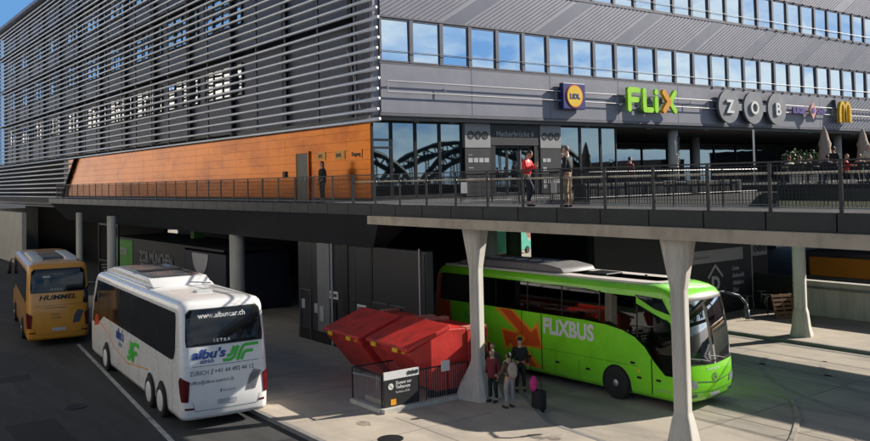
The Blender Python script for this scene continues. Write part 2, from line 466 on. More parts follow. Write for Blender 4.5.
bm = B((17.70,22.0,DK+.42,17.72,22.32,DK+.78)); tag(link('notice_plate', bm, 'white'), 'small white notice plate on the bridge railing, left of the red jacket', 'notice', 'notice plates on the railing')
bm = B((17.70,17.9,DK+.42,17.72,18.12,DK+.72)); tag(link('notice_plate', bm, 'grey'), 'small grey notice plate on the bridge railing between the two men', 'notice', 'notice plates on the railing')
# railing of the far edge, skewed
def rail_line(label, pts, step=1.6, zt=1.05, name='railing', mat_='post'):
    t = thing(name, label, 'railing')
    for (ax, ay), (bx, by) in zip(pts, pts[1:]):
        a, b = V((ax, ay, 0)), V((bx, by, 0)); L = (b-a).length; n = max(1, round(L/step))
        for i in range(n+1):
            p = a.lerp(b, i/n)
            bm = bmesh.new(); tube(bm, (p.x, p.y, DK-.3), (p.x, p.y, DK+zt), .022, 6); link('post', bm, mat_, t)
        bm = bmesh.new(); tube(bm, (a.x,a.y,DK+zt), (b.x,b.y,DK+zt), .028, 6); link('top_rail', bm, 'post', t)
        bm = bmesh.new(); tube(bm, (a.x,a.y,DK+.09), (b.x,b.y,DK+.09), .012, 6); link('bottom_rail', bm, 'grey', t)
        bm = bmesh.new()
        m = int(L/.09)
        for i in range(m+1):
            p = a.lerp(b, i/m); tube(bm, (p.x,p.y,DK+.09), (p.x,p.y,DK+zt), .008, 4, cap=False)
        link('mesh_infill', bm, 'mesh', t)
    return t
rail_line('second railing on the far edge of the bridge, seen through the near mesh', [(19.32,-10),(19.32,24.4)])
rail_line('railing along the terrace edge before the dark stone wall', [(19.4,24.5),(23.9,24.5),(23.9,22.5),(34.9,22.5)])
rail_line('railing of the farther walkway below the seated guests', [(35.1,-12),(35.1,21.4)], 2.0)
# dark stone seat wall at the plaza edge
bm = bmesh.new()
for i in range(13):
    x = 24.1+i*.78; box(bm, x, 22.85+random.uniform(-.03,.03), DK, x+.75, 23.45, DK+.62+random.uniform(-.03,.03))
bevel(bm, .03, 1)
tag(link('stone_wall', bm, 'stone'), 'low dark rough stone wall at the plaza edge behind the bridge railing', 'wall')

#SECTION_BUILDING
# ---------------------------------------------------------------- terminal building
tb = thing('terminal_building', 'long bus terminal wrapped in grey tubes with window bands over the entrance', 'building', (20.2, 31.9, 0))
def bl(name, bm, m, smooth=False, parent=None, label=None):
    """child of the building: mesh given in world coordinates"""
    for v in bm.verts: v.co -= V((20.2, 31.9, 0))
    o = link(name, bm, m, parent or tb, smooth)
    if label: o['label'] = label
    return o
YF = 31.9
XE = 71.0
bands = [(12.63, 14.60), (16.75, 18.75)]
# dark mass
bl('core_wall', B((21.6,32.3,10.25,XE,45,26.0),(21.6,45.001,10.25,44,119,26.0),(20.6,34.0,DK+.003,36.9,45,10.2),(20.6,45.001,DK+.003,43.9,119,10.2),(38,46,DK+.003,110,47,10.2),(100,20,DK+.003,100.5,46,10.2)), 'matt')
bl('roof', B((19.7,31.6,26.2,XE+.3,45.3,26.55),(19.7,45.31,26.2,44.3,120,26.55)), 'clad')
bl('ceiling_panel', B((20.3,32.0,10.02,110,46,10.20)), 'concrete_dark')
# fascia (smooth sheet) with fine joints
bm = bmesh.new()
x = 20.85
while x < XE-.1:
    x1 = min(XE, x+5.2)
    box(bm, x+.006, YF-.05, 10.33, x1-.006, YF+.3, 12.52); x = x1
bevel(bm, .01, 1)
bl('fascia', bm, 'clad')
bl('fascia_trim', B((20.8,YF-.065,10.20,XE,YF+.35,10.325),(20.8,YF-.055,12.525,XE,YF+.3,12.60),(20.8,YF-.055,14.62,XE,YF+.3,14.70),
    (20.8,YF-.055,16.66,XE,YF+.3,16.73),(20.8,YF-.055,18.77,XE,YF+.3,18.85)), 'frame')
# ribbed spandrels: diagonal ribs over sheet
def spandrel(z0, z1, xa, name='ribbed_cladding', sp=.33):
    sl = math.tan(R(31)); h = z1-z0
    bl('cladding', B((xa,YF-.02,z0,XE,YF+.3,z1)), 'clad')
    bm = bmesh.new()
    k = xa - h/sl
    per = 5.9
    i = 0
    while k < XE:
        ph = (k-24.2) % per
        if not (ph < 1.5):
            a0, a1 = k, k+h/sl
            w = .13
            pts = []
            for dx in (0, w):
                p, q = V((a0+dx, z0+.002)), V((a1+dx, z1-.002))
                if p.x < xa: p = V((xa, z0+(xa-a0-dx)*sl)) 
                if q.x > XE: q = V((XE, z0+(XE-a0-dx)*sl))
                pts.append((p, q))
            (p, q), (p2, q2) = pts
            if q.x-p.x > .1 and q2.x-p2.x > .05:
                f = YF-.021
                lo = [bm.verts.new((v.x, f, v.y)) for v in (p, p2, q2, q)]
                hi = [bm.verts.new((v.x+.045*(1 if j in (0, 3) else -1), f-.04, v.y)) for j, v in enumerate((p, p2, q2, q))]
                bm.faces.new(hi)
                for a in range(4):
                    b = (a+1) % 4; bm.faces.new((lo[a], lo[b], hi[b], hi[a]))
        k += sp
    bmesh.ops.recalc_face_normals(bm, faces=bm.faces[:])
    bl('cladding_ribs', bm, 'rib')
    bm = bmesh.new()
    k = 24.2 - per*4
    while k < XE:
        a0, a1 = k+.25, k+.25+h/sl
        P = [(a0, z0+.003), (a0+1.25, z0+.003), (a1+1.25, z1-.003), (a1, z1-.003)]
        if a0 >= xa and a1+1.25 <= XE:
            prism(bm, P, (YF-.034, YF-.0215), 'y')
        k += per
    bl('diagonal_band', bm, 'clad_stripe')  # broad smooth diagonal bands, darker than the sheet, in the gaps between ribs
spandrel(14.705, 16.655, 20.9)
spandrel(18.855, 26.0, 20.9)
# ribs at the right end of the fascia
bm = bmesh.new(); sl = math.tan(R(31))
k = 57.5
while k < XE:
    a1 = min(k+2.1/sl, XE-.2); z1 = 10.4+(a1-k)*sl
    box_pts = [(k, 10.4), (k+.14, 10.4), (a1+.14, z1), (a1, z1)]
    prism(bm, box_pts, (YF-.088, YF-.052), 'y'); k += .46
bl('cladding_ribs', bm, 'rib')
# windows of the long bands
for z0, z1 in bands:
    bl('band_backing', B((20.9,YF+.13,z0-.02,XE,YF+.29,z1+.01)), 'frame')
    x = 20.95
    while x+1.5 < XE:
        f = bmesh.new()
        box(f, x-.10, YF-.04, z0, x, YF+.12, z1); box(f, x+1.53, YF-.04, z0, x+1.62, YF+.12, z1)
        box(f, x+.001, YF-.02, z1-.07, x+1.529, YF+.12, z1); box(f, x+.001, YF-.02, z0, x+1.529, YF+.12, z0+.07)
        w = bl('window', f, 'frame')
        ty = random.uniform(-.010, .010); tz = random.uniform(-.012, .012)
        g = bmesh.new()
        vs = [g.verts.new((x+a*1.53, YF+.06+ty*(a*2-1)+tz*(c*2-1), z0+.07+c*(z1-z0-.14))) for a, c in ((0,0),(1,0),(1,1),(0,1))]
        g.faces.new(vs)
        for v in g.verts: v.co -= V((20.2, 31.9, 0))
        link('pane', g, 'pane', w)
        if False:
            zz_ = z1-.07-random.choice((.25, .4, .6, 1.1)); bb = B((x-20.2, YF+.035-31.9, zz_, x+1.45-20.2, YF+.045-31.9, z1-.07)); link('blind', bb, 'blind', w)
        x += 1.725
    bm = bmesh.new(); tube(bm, (20.9, YF-.10, z0+.48), (XE, YF-.10, z0+.48), .016, 6)
    xx = 22.0
    bl('blind_rail', bm, 'disc' if z0 > 15 else 'frame')
bm = bmesh.new()
for z in (14.66, 18.8, 16.72, 12.6):
    xx = 45.0 if z in (12.6, 14.66) else 50
    while xx < XE-.3: box(bm, xx, YF-.12, z-.03, xx+.22, YF-.058, z+.03); xx += 1.1
bl('blind_bracket', bm, 'clad')
# rails on the fascia carrying the signs
bm = bmesh.new()
for z in (11.74, 11.26): tube(bm, (21.1, YF-.22, z), (XE, YF-.22, z), .028, 8)
for x in (21.12, 24.3, 31.5, 36.2, 42.6, 44.3, 53.0, 58.6, 65): 
    tube(bm, (x, YF-.22, 11.26), (x, YF-.22, 11.74), .02, 6); tube(bm, (x, YF-.22, 11.5), (x, YF-.04, 11.5), .015, 6)
bl('sign_rail', bm, 'letter_grey')
# downlights
for x in (23.2, 25.3, 29.6, 34.6, 39.8, 45.2, 50.4, 57, 63):
    bm = bmesh.new(); lathe(bm, [(.16, 0), (.16, .03), (.12, .034)], 16, (x, YF+.62, 9.985)); bl('downlight', bm, 'white')
# corner return in pale corrugated sheet, behind the louvre ends
bm = B((20.75,32.22,10.21,20.85,33.9,26.0))
for i in range(12): box(bm, 20.72, 32.3+i*.14, 10.25, 20.748, 32.36+i*.14, 26.0)
bl('corner_cladding', bm, 'clad')
bl('corner_column', B((20.55,31.95,10.21,20.84,32.2,26.0)), 'clad')
# left facade wall, pilasters and windows behind the tubes
bl('side_wall', B((21.3,33.95,10.21,21.55,119,26.0)), 'panelblue')
bm = bmesh.new(); y = 34.6
while y < 119: box(bm, 21.05, y, 10.0, 21.25, y+.34, 26.0); y += 6.9
bl('pilaster', bm, 'black')
bm = bmesh.new(); y = 33.0
while y < 119: box(bm, 20.28, y, 9.9, 20.36, y+.10, 26.0); y += 3.45
bl('louvre_post', bm, 'frame')
bm = B((20.4,34,10.2,21.29,119,10.24),(20.4,34,14.9,21.29,119,14.95),(20.4,34,19.1,21.29,119,19.15),(20.4,34,23.2,21.29,119,23.25))
bl('service_gangway', bm, 'black')
bm = bmesh.new(); tube(bm, (20.6,34.2,13.4), (20.6,33.2,10.6), .03, 6); bl('bracing_rod', bm, 'steel')
def leftwin(y0, y1, z0, z1, n):
    f = bmesh.new(); w = (y1-y0)/n
    for i in range(n+1): box(f, 21.20, y0+i*w-.07, z0, 21.297, y0+i*w+.07, z1)
    zm = z0+(z1-z0)*.68
    box(f, 21.205, y0, zm-.05, 21.297, y1, zm+.05); box(f, 21.2, y0, z1, 21.297, y1, z1+.08); box(f, 21.2, y0, z0-.08, 21.297, y1, z0)
    o = bl('window', f, 'black')
    g = bmesh.new()
    for i in range(n):
        for (za, zb) in ((z0, zm), (zm, z1)):
            t = random.uniform(-.012, .012); u = random.uniform(-.01, .01)
            if random.random() < .04: continue
            g.faces.new([g.verts.new((21.25+t*a+u*b, y0+w*(i+(1 if a > 0 else 0)), zb if b > 0 else za)) for a, b in ((-1,-1),(1,-1),(1,1),(-1,1))])
    for v in g.verts: v.co -= V((20.2, 31.9, 0))
    link('pane', g, 'pane_left', o)
nw = 0
for zi, (z0, z1) in enumerate(((12.63, 14.4), (16.85, 18.8), (21.1, 23.0))):
    y = 47.3 if zi < 2 else 54.2
    if zi == 1: leftwin(47.3, 53.0, z0, z1, 4); y = 54.2
    if zi == 0: pass
    while y < 112:
        leftwin(y, y+5.7, z0, z1, 4); y += 6.9; nw += 1
# tube louvre skin
bm = bmesh.new()
z = 9.96; rows = 0
while z < 26.2:
    tube(bm, (20.2, 31.0 + (.12 if rows % 2 else 0), z), (20.2, 120, z), .082, 8); z += .442; rows += 1
z = 9.96-.442
while z > 5.75:
    ya = 81.0+(9.96-z)*1.32
    tube(bm, (20.2, ya, z), (20.2, 120, z), .082, 8); z -= .442
bl('louvre_tubes', bm, 'louvre', True)
bm = bmesh.new(); tube(bm, (20.28, 80.9, 9.98), (20.28, 86.9, 5.6), .14, 6); bl('raking_post', bm, 'black')
bl('skirt_wall', B((20.9,87.2,5.6,21.2,119,10.0),(20.3,80,5.45,21,119,5.58)), 'panelblue')
bm = bmesh.new()
for y in (88.5, 93.5, 98.5, 104):
    for k in range(3): box(bm, 20.86, y+k*1.1, 6.9, 20.895, y+k*1.1+.75, 9.0)
bl('skirt_window', bm, 'pane_left')
# orange wall of glossy panels
bm = bmesh.new(); y = 32.12
while y < 84:
    y2 = min(84, y+2.05); [box(bm, 20.42+random.uniform(-.002,.002), y+.006, DK+.12+k*.4325+.005, 20.47, y2-.006, DK+.12+(k+1)*.4325-.005) for k in range(8)]; y = y2
bl('orange_panels', bm, 'orange', label='orange panelled wall along the upper walkway')
bl('wall_backing', B((20.48,32.1,DK+.003,20.58,86,9.99),(20.40,32.12,DK+.003,20.475,86,DK+.11)), 'black')
d = bl('door', B((20.36,37.75,DK+.02,20.418,38.95,8.75)), 'doorgrey')
bl('door_frame', B((20.33,37.66,DK+.02,20.417,37.745,8.84),(20.33,38.955,DK+.02,20.417,39.04,8.84),(20.33,37.746,8.755,20.417,38.954,8.84)), 'orange')
hb = bmesh.new(); tube(hb, (20.31,38.0,7.35), (20.31,38.0,7.6), .02, 6)
for v in hb.verts: v.co -= V((20.2, 31.9, 0))
link('handle', hb, 'steel', d)
for y, tx, w in ((36.9, 'WC', .8), (35.2, 'BAR', .9), (33.8, 'Eingang', 1.0)):
    s = bl('wall_sign', B((20.395,y-w,8.35,20.418,y,8.75)), 'orangel' if tx != 'Eingang' else 'orange')
    t = text_bm(tx, .26, .006, depth=.004); put(t, (20.39, y-.12, 8.46), RY, UP)
    for v in t.verts: v.co -= V((20.2, 31.9, 0))
    link('lettering', t, 'anth', s)
bm = B((20.34,40.2,7.6,20.418,40.5,7.9)); bl('alarm_box', bm, 'anth')
# glazed ground storey at y=32.5
GY = 32.5
def pane(x0, x1, z0=DK+.1, z1=10.0, m='shop'):
    f = bmesh.new()
    box(f, x0, GY-.05, z0, x0+.06, GY+.05, z1); box(f, x1-.06, GY-.05, z0, x1, GY+.05, z1)
    box(f, x0+.061, GY-.05, z1-.07, x1-.061, GY+.05, z1); box(f, x0+.061, GY-.05, z0, x1-.061, GY+.05, z0+.1)
    w = bl('shop_window', f, 'black')
    g = bmesh.new(); g.faces.new([g.verts.new((a-20.2, GY-31.9, c)) for a, c in ((x0+.06,z0+.1),(x1-.06,z0+.1),(x1-.06,z1-.07),(x0+.06,z1-.07))])
    link('pane', g, m, w)
for a, b in ((20.6,21.75),(21.78,23.1),(23.13,24.5),(24.53,25.85),(32.45,34.0),(34.03,35.6),(35.63,36.9)): pane(a, b)
bm = B((20.6,GY-.08,9.1,21.75,GY-.052,9.2),(20.6,GY-.08,8.75,21.75,GY-.052,8.85)); bl('transom', bm, 'black')
bl('shop_return', B((36.95,32.6,DK+.003,37.05,46,10.0)), 'shop')
bl('plinth', B((20.5,GY-.1,DK+.003,25.9,GY+.1,DK+.095),(32.4,GY-.1,DK+.003,37,GY+.1,DK+.095)), 'black')
# entrance: sign panels either side of the doors
PO = thing  # (kept short)
for x0, x1, big in ((25.92, 27.52, True), (30.9, 32.38, False)):
    s = bl('sign_panel', B((x0,GY-.22,8.82,x1,GY+.1,10.0)), 'grey')
    s2 = bl('sign_panel', B((x0,GY-.20,DK+.05,x1,GY+.1,8.80)), 'anth')
    r = .2
    zob = zob_text(s, (x0-20.2+(x1-x0)/2-2.25*r, GY-.225-31.9, 9.42), RX, UP, r)
    bm = bmesh.new()
    if big:
        for i in range(4): box(bm, x0+.18+i*.34, GY-.212, 8.1, x0+.46+i*.34, GY-.202, 8.32)
        box(bm, x0+.18, GY-.212, 7.82, x0+.5, GY-.202, 7.86); box(bm, x0+.18, GY-.212, 7.3, x0+.52, GY-.202, 7.33)
        box(bm, x0+.18, GY-.212, 8.45, x0+.42, GY-.202, 8.48)
    else:
        for (i, z) in ((0,8.1),(1,8.1),(0,7.65),(0,7.0),(1,7.0),(2,7.0),(3,7.0),(0,6.75)): box(bm, x0+.15+i*.3, GY-.212, z, x0+.40+i*.3, GY-.202, z+.18)
    bl('pictogram', bm, 'letter_grey')
p = bl('entrance_header', B((27.56,GY-.18,8.95,30.86,GY+.1,10.0)), 'anth')
t = text_bm('Hackerbrücke 6', .37, .004, depth=.006, align='CENTER', spacing=1.05); put(t, (29.2-20.2, GY-.19-31.9, 9.4), RX, UP); link('lettering', t, 'letter_grey', p)
for x0 in (27.9, 28.75, 29.65):
    f = B((x0,GY-.04,DK+.02,x0+.06,GY+.02,8.9),(x0+.76,GY-.04,DK+.02,x0+.82,GY+.02,8.9),(x0+.061,GY-.04,8.82,x0+.759,GY+.02,8.9),(x0+.061,GY-.04,DK+.02,x0+.759,GY+.02,DK+.14))
    dd = bl('door', f, 'black')
    g = bmesh.new(); g.faces.new([g.verts.new((a-20.2, GY-.01-31.9, c)) for a, c in ((x0+.06,DK+.14),(x0+.76,DK+.14),(x0+.76,8.82),(x0+.06,8.82))])
    link('pane', g, 'shop', dd)
bm = bmesh.new(); tube(bm, (29.58, GY-.12, DK+.6), (29.58, GY-.12, 8.7), .03, 8); bl('door_pole', bm, 'steel')
bl('portal_side', B((27.56,GY-.16,DK+.003,27.88,GY+.1,8.94),(30.5,GY-.16,DK+.003,30.86,GY+.1,8.94),(27.88,GY+.05,8.905,30.5,GY+.1,8.945)), 'black')
# columns of the recessed arcade (one carries vertical lettering)
for x, y, r in ((42.3, 32.8, .30), (52.2, 38.5, .30), (62.5, 33.5, .30)):
    bm = bmesh.new(); lathe(bm, [(r, DK), (r, 10.01)], 20, (x, y, 0)); cc = bl('arcade_column', bm, 'concrete', True)
    if x < 43:
        t = text_bm('ZENTRALER', .3, .01, depth=.004); put(t, (x+.02, y-r-.012, 9.6), (0,0,-1), (1,0,0))
        for v in t.verts: v.co -= V((20.2,31.9,0))
        link('lettering', t, 'anth', cc)
bm = bmesh.new(); tube(bm, (47.7,30.9,DK), (47.7,30.9,9.99), .07, 8); bl('downpipe', bm, 'steel')

bm = B((43.5,44.9,8.6,44.2,45.0,9.1)); bl('shop_sign', bm, 'red')
for i in range(14):
    x0 = 39+i*3.2
    fr = bl('shop_window', B((x0,45.7,DK+.02,x0+.08,45.88,9.9),(x0+.081,45.7,9.8,x0+3.1,45.88,9.9),(x0+.081,45.7,DK+.02,x0+3.1,45.88,DK+.3)), 'frame')
    g = bmesh.new(); g.faces.new([g.verts.new((a-20.2, 45.8-31.9, c)) for a, c in ((x0+.08,DK+.3),(x0+3.1,DK+.3),(x0+3.1,9.8),(x0+.08,9.8))]); link('pane', g, 'shop', fr)

# ---- signs on the fascia (each hangs from the rails)
SY = YF-.30
s = thing('wall_sign', 'square blue sign with a yellow disc ringed in red, nearest the building corner', 'sign', (32.65, SY, 11.5))
bm = B((-.82,-.12,-.68,.82,.16,.68)); link('box', bevel(bm, .03, 2), 'navy', s)
bm = bmesh.new(); disc(bm, .61, 0, .012, 40); put(bm, (0,-.135,0), RX, UP); link('red_ring', bm, 'red', s)
bm = bmesh.new(); disc(bm, .555, 0, .012, 40); put(bm, (0,-.15,0), RX, UP); link('yellow_disc', bm, 'yellow', s)
t = text_bm('LiDL', .36, .018, align='CENTER', depth=.006, xs=1.05); put(t, (0,-.168,-.13), RX, UP); link('lettering', t, 'navy', s)

s = thing('letter_sign', 'big lime green FLiX letters with an orange chevron in the X', 'sign', (36.75, SY, 10.82))
def slab_letter(segs, w, m, nm='letter', d=.16):
    """rounded strokes: list of polylines"""
    bm = bmesh.new()
    for (a, b) in segs:
        a, b = V((*a, 0)), V((*b, 0)); dd = (b-a).normalized(); n = V((-dd.y, dd.x, 0)); pts = []
        a0 = math.atan2(n.y, n.x)
        for i in range(7): t = a0+PI*i/6; pts.append((a.x+math.cos(t)*w/2, a.y+math.sin(t)*w/2))
        for i in range(7): t = a0+PI+PI*i/6; pts.append((b.x+math.cos(t)*w/2, b.y+math.sin(t)*w/2))
        prism(bm, pts, (0, d+random.uniform(0, .012)), 'z')
    put(bm, (0, 0, 0), RX, UP)
    for v in bm.verts: v.co.y *= 1
    return link(nm, bm, m, s)
slab_letter([((.17,.15),(.17,1.22)),((.17,1.22),(.95,1.22)),((.17,.68),(.82,.68))], .30, 'limegreen')
slab_letter([((1.45,.15),(1.45,1.22)),((1.45,.15),(2.05,.15))], .30, 'limegreen')
slab_letter([((2.48,.15),(2.48,.80)),((2.48,1.16),(2.48,1.20))], .30, 'limegreen')
slab_letter([((3.12,.15),(3.58,.66)),((3.58,.66),(3.12,1.20))], .32, 'orangel', 'chevron', .2)
slab_letter([((4.15,.15),(3.72,.62)),((4.15,1.22),(3.72,.70))], .30, 'limegreen')

s = thing('letter_sign', 'three linked grey discs lettered Z O B on the fascia', 'sign', (46.35, SY, 11.42))
for k, ch in enumerate('ZOB'):
    bm = bmesh.new(); disc(bm, 1.02, 0, .16, 44, 1.03, (k*2.62-.25, 0)); put(bm, (0,0,0), RX, UP); dsk = link('disc', bm, 'disc', s)
    t = text_bm(ch, 1.12, .025, align='CENTER', depth=.05); 
    for v in t.verts: v.co.x += k*2.62-.25; v.co.y -= .39; v.co.z += .21
    put(t, (0,0,0), RX, UP); link('letter', t, 'white', dsk)
    if k < 2:
        bm = bmesh.new(); x = k*2.62-.25
        prism(bm, [(x+.85,-.22),(x+1.77,-.22),(x+1.77,.22),(x+.85,.22)], (.02,.10), 'z'); put(bm, (0,0,0), RX, UP); link('link_bar', bm, 'disc', s)
s = thing('letter_sign', 'small violet lettering with a pink round emblem in its middle', 'sign', (53.6, SY, 11.25))
t = text_bm('BURGER', .52, .03, depth=.05, xs=.8); put(t, (-.2,0,0), RX, UP); link('lettering', t, 'purple', s)
t = text_bm('KING', .52, .03, depth=.05, xs=.8); put(t, (2.75,0,0), RX, UP); link('lettering', t, 'purple', s)
bm = bmesh.new(); disc(bm, .42, 0, .08, 24, 1, (2.1,.22)); put(bm, (0,-.04,0), RX, UP); link('emblem', bm, 'pink', s)
bm = bmesh.new(); prism(bm, [(2.1,-.42),(2.5,.22),(2.1,.86),(1.7,.22)], (.085,.12), 'z'); put(bm, (0,-.04,0), RX, UP); link('diamond', bm, 'pink', s)
bm = bmesh.new(); disc(bm, .2, .125, .15, 16, 1, (2.1,.22)); put(bm, (0,-.04,0), RX, UP); link('centre', bm, 'purple', s)
s = thing('wall_sign', 'golden double arched letter M at the right end of the fascia', 'sign', (59.85, SY, 10.75))
bm = bmesh.new()
for cx in (-.36, .36):
    ringpts = []
    n = 14
    for i in range(n+1):
        t = PI*i/n; ringpts.append((cx-math.cos(t)*.46, .55+math.sin(t)*.95))
    inner = [(cx+math.cos(PI*i/n)*.22, .55+math.sin(PI*i/n)*.72) for i in range(n+1)]
    prism(bm, [(cx-.46,0)]+ringpts+[(cx+.46,0),(cx+.22,0)]+inner+[(cx-.22,0)], (0, .22), 'z')
put(bm, (0,0,0), RX, UP); link('letter', bm, 'gold', s)
link('bracket', B((-.9,.0,.9,-.85,.25,1.6),(-.9,.0,.1,.9,.1,.16)), 'frame', s)

#SECTION_UNDER
# ---------------------------------------------------------------- under the deck
co = thing('lift_core', 'grey panelled lift core under the deck with small signs, behind the red containers', 'lift core', (19.05, 29, 0))
bm = bmesh.new()
y = 26.2
for i in range(8):
    for z0, z1 in ((.12, 2.2), (2.21, 4.6)): box(bm, .0, y-29+.01, z0, .3, y-29+1.27, z1)
    y += 1.28
link('wall_panels', bm, 'coregrey', co)
link('dark_bay', B((-.04,31.9-29,.12,-.005,32.35-29,4.65),(-.03,29.95-29,.12,-.005,30.1-29,4.65),(-.03,33.4-29,.12,-.005,36.4-29,.6)), 'black', co)
link('glazed_door', B((-.03,26.3-29,.12,-.005,29.9-29,4.5)), 'anth', co)
for y, z in ((33.1, 2.35), (30.8, 2.0)):
    sg = link('sign_plate', B((-.05,y-29-.35,z-.16,-.006,y-29+.35,z+.16)), 'white', co); zob_text(sg, (-.055, y-29+.22, z), RY, UP, .09)
link('notice_column', B((-.05,32.9-29,.9,-.006,33.3-29,2.05)), 'black', co)
for yy in (27.6, 28.9, 35.2): link('door_frame', B((-.05,yy-29,.12,-.006,yy-29+.05,2.4),(-.05,yy-29+.051,2.35,-.006,yy-29+.999,2.4),(-.05,yy-29+1.0,.12,-.006,yy-29+1.05,2.4)), 'frame', co)
bm = bmesh.new(); tube(bm, (-.07,4.2,.12), (-.07,4.2,4.6), .05, 8); tube(bm, (-.05,-2.4,.12), (-.05,-2.4,4.7), .035, 8); link('service_pipe', bm, 'letter_grey', co)
for yy, zz in ((35.8,1.5),(34.6,1.4),(30.3,1.45)): link('notice', B((-.03,yy-29,zz,-.006,yy-29+.3,zz+.42)), 'letter_grey', co)
link('pale_panel', B((-.02,33.5-29,.62,-.004,34.6-29,4.58)), 'disc', co)
link('call_panel', B((-.06,34.0-29,1.1,-.006,34.35-29,1.75)), 'letter_grey', co)
# round columns below the deck
def rcol(x, y, r, h, label, m='concrete', cat='column'):
    bm = bmesh.new(); lathe(bm, [(r+.03, 0), (r+.03, .3), (r, .32), (r, h)], 20); o = link('concrete_column', bm, m, None, True); o.location = (x, y, .0)
    return tag(o, label, cat, 'round columns under the deck')
rcol(19.4, 44.2, .40, 4.56, 'round column under the deck edge between kiosk and white coach roof')
rcol(25.6, 30.5, .52, 5.69, 'thick round column behind the green coach roof')
rcol(16.6, 57.5, .28, 5.4, 'pale slim column just left of the green kiosk')
rcol(17.4, 68.5, .24, 5.4, 'slimmest pale column right of the yellow coach roof')
rcol(41.2, 27.5, .42, 5.69, 'round column between the departure board and the timetable board')
rcol(34, 38, .45, 5.69, 'round column deep in the dark bus hall')
link_k = thing('kiosk', 'long kiosk under the deck, green at one end and anthracite with white lettering', 'kiosk', (19.6, 46, 0))
link('green_wall', B((.0,16.9,.1,4,21.2,3.45)), 'kiosk_green', link_k)
link('dark_wall', B((.02,6.6,.1,4,16.8,3.45)), 'anth', link_k)
link('navy_wall', B((.0,.2,.1,4,6.5,3.3)), mat('dark_navy', (.012,.014,.03), .5), link_k)
link('roof', B((-.15,.1,3.46,4.1,21.3,3.6)), 'black', link_k)
t = text_bm('ZOB MÜNCHEN', 1.05, .03, depth=.01, xs=.85); put(t, (-.02, 15.2, 2.05), RY, UP); link('lettering', t, 'disc', link_k)
bm = bmesh.new(); ringshape(bm, 0.001, 1.25, .01, 24, 1, (0,0), PI, 2*PI); put(bm, (-.02, 4.0, 3.2), RY, UP); link('half_disc', bm, 'letter_grey', link_k)
link('shutter', B((-.03,12.0,.2,-.002,15.0,1.9)), 'cl_cream', link_k)
t = text_bm('KIOSK', .7, .01, depth=.01); put(t, (-.02, 20.0, 2.3), RY, UP); link('lettering', t, 'letter_grey', link_k)
bm = B((22.3,58.0,3.6,23.0,58.6,5.68)); tag(link('painted_column', bm, 'kiosk_green'), 'short green painted pillar above the green kiosk end', 'pillar')
# dark walls closing the hall
tag(link('hall_wall', B((24,37,0,24.3,46,5.69),(24.3,45.7,0,37.0,46,5.69),(44.2,47.2,0,76,47.5,5.69),(43.4,52.2,0,43.8,119,5.69),(23.7,68,0,24,119,5.69)), 'matt'), 'black back walls of the bus hall beneath the deck', 'wall')
tag(link('retaining_wall', B((6.5,112,0,30,112.5,5.0),(17.6,90,0,18.0,112,5.0)), 'concrete'), 'pale concrete wall at the far end of the road beyond the yellow coach', 'wall')
# glass lift / stair beside slim column at the left
gl = thing('staircase', 'black steel stair frame with pale treads beyond the white coach', 'stair', (17.2, 58, 0))
for yy in (0, 2.2, 4.4): 
    link('post', B((-.06,yy,0,.06,yy+.12,4.8)), 'black', gl)
link('beam', B((-.05,.13,2.2,.05,2.19,2.32),(-.05,2.33,2.2,.05,4.39,2.32),(-.05,.13,4.68,.05,4.39,4.8)), 'black', gl)
link('tread', B(*[(.1,.3+.35*i,.17*i,1.3,.62+.35*i,.17*i+.05) for i in range(1,12)]), 'letter_grey', gl)
for k, (xx, zz_) in enumerate(((20.6, 5.45), (21.0, 5.5), (27.5, 5.4))):
    bm = bmesh.new(); tube(bm, (xx, 24.7, zz_), (xx, 44, zz_), .07-.01*k, 8)
    for y in range(25, 44, 4): box(bm, xx-.1, y, zz_-.02, xx+.1, y+.05, 5.695)
    link('service_pipe', bm, 'letter_grey' if k else 'steel', wk)
for y in (25, 29, 33, 37, 41): link('strip_lamp', B((23.6,y,5.60,23.75,y+1.5,5.69)), 'white', wk)
for x, y, lb in ((13.4, 20.3, 'round iron manhole cover in the pavement before the garage stair'), (24.2, 11.2, 'round iron manhole cover in the apron near the curved kerb'), (7.6, 30.5, 'round iron manhole cover in the dark road left of the white coach')):
    bm = bmesh.new(); lathe(bm, [(.36,0),(.36,.012),(.30,.014),(.29,.008)], 24); o = link('manhole_cover', bm, 'black'); o.location = (x, y, .112 if x < 17 and x > 12 else .0); tag(o, lb, 'manhole cover')
def marks(name, lines, w_, m, z):
    bm = bmesh.new()
    for ln in lines:
        L_ = stroke_(ln, w_)
        for i in range(len(L_)-1): bm.faces.new([bm.verts.new((*p, z)) for p in (L_[i][0], L_[i+1][0], L_[i+1][1], L_[i][1])])
    tag(link(name, bm, m), kind='structure')
def stroke_(pts, w):
    out = []
    for i, p in enumerate(pts):
        a = V(pts[max(0, i-1)]); b = V(pts[min(len(pts)-1, i+1)]); d = (b-a).normalized(); n = V((-d.y, d.x))*w/2
        out.append(((p[0]+n.x, p[1]+n.y), (p[0]-n.x, p[1]-n.y)))
    return out
def arc_(cx, cy, r, a0, a1): return [(cx+r*math.cos(R(a0+(a1-a0)*i/16)), cy+r*math.sin(R(a0+(a1-a0)*i/16))) for i in range(17)]
M['mark'] = mat('tyre_mark', (.33, .29, .245), .85, 0, .25, 2.5, dirt=(.40, .35, .295), dscale=1.6)
marks('tyre_marks', [arc_(34, 12, 8.4, 110, 230), arc_(34, 12, 6.3, 110, 230), [(29.5,-10),(29.8,30)],[(31.6,-10),(31.9,30)]], .20, 'mark', .0075)
M['oil'] = mat('oil_stain', (.27, .235, .195), .6, 0, .25, 3, dirt=(.40, .35, .285), dscale=3)
bm = bmesh.new()
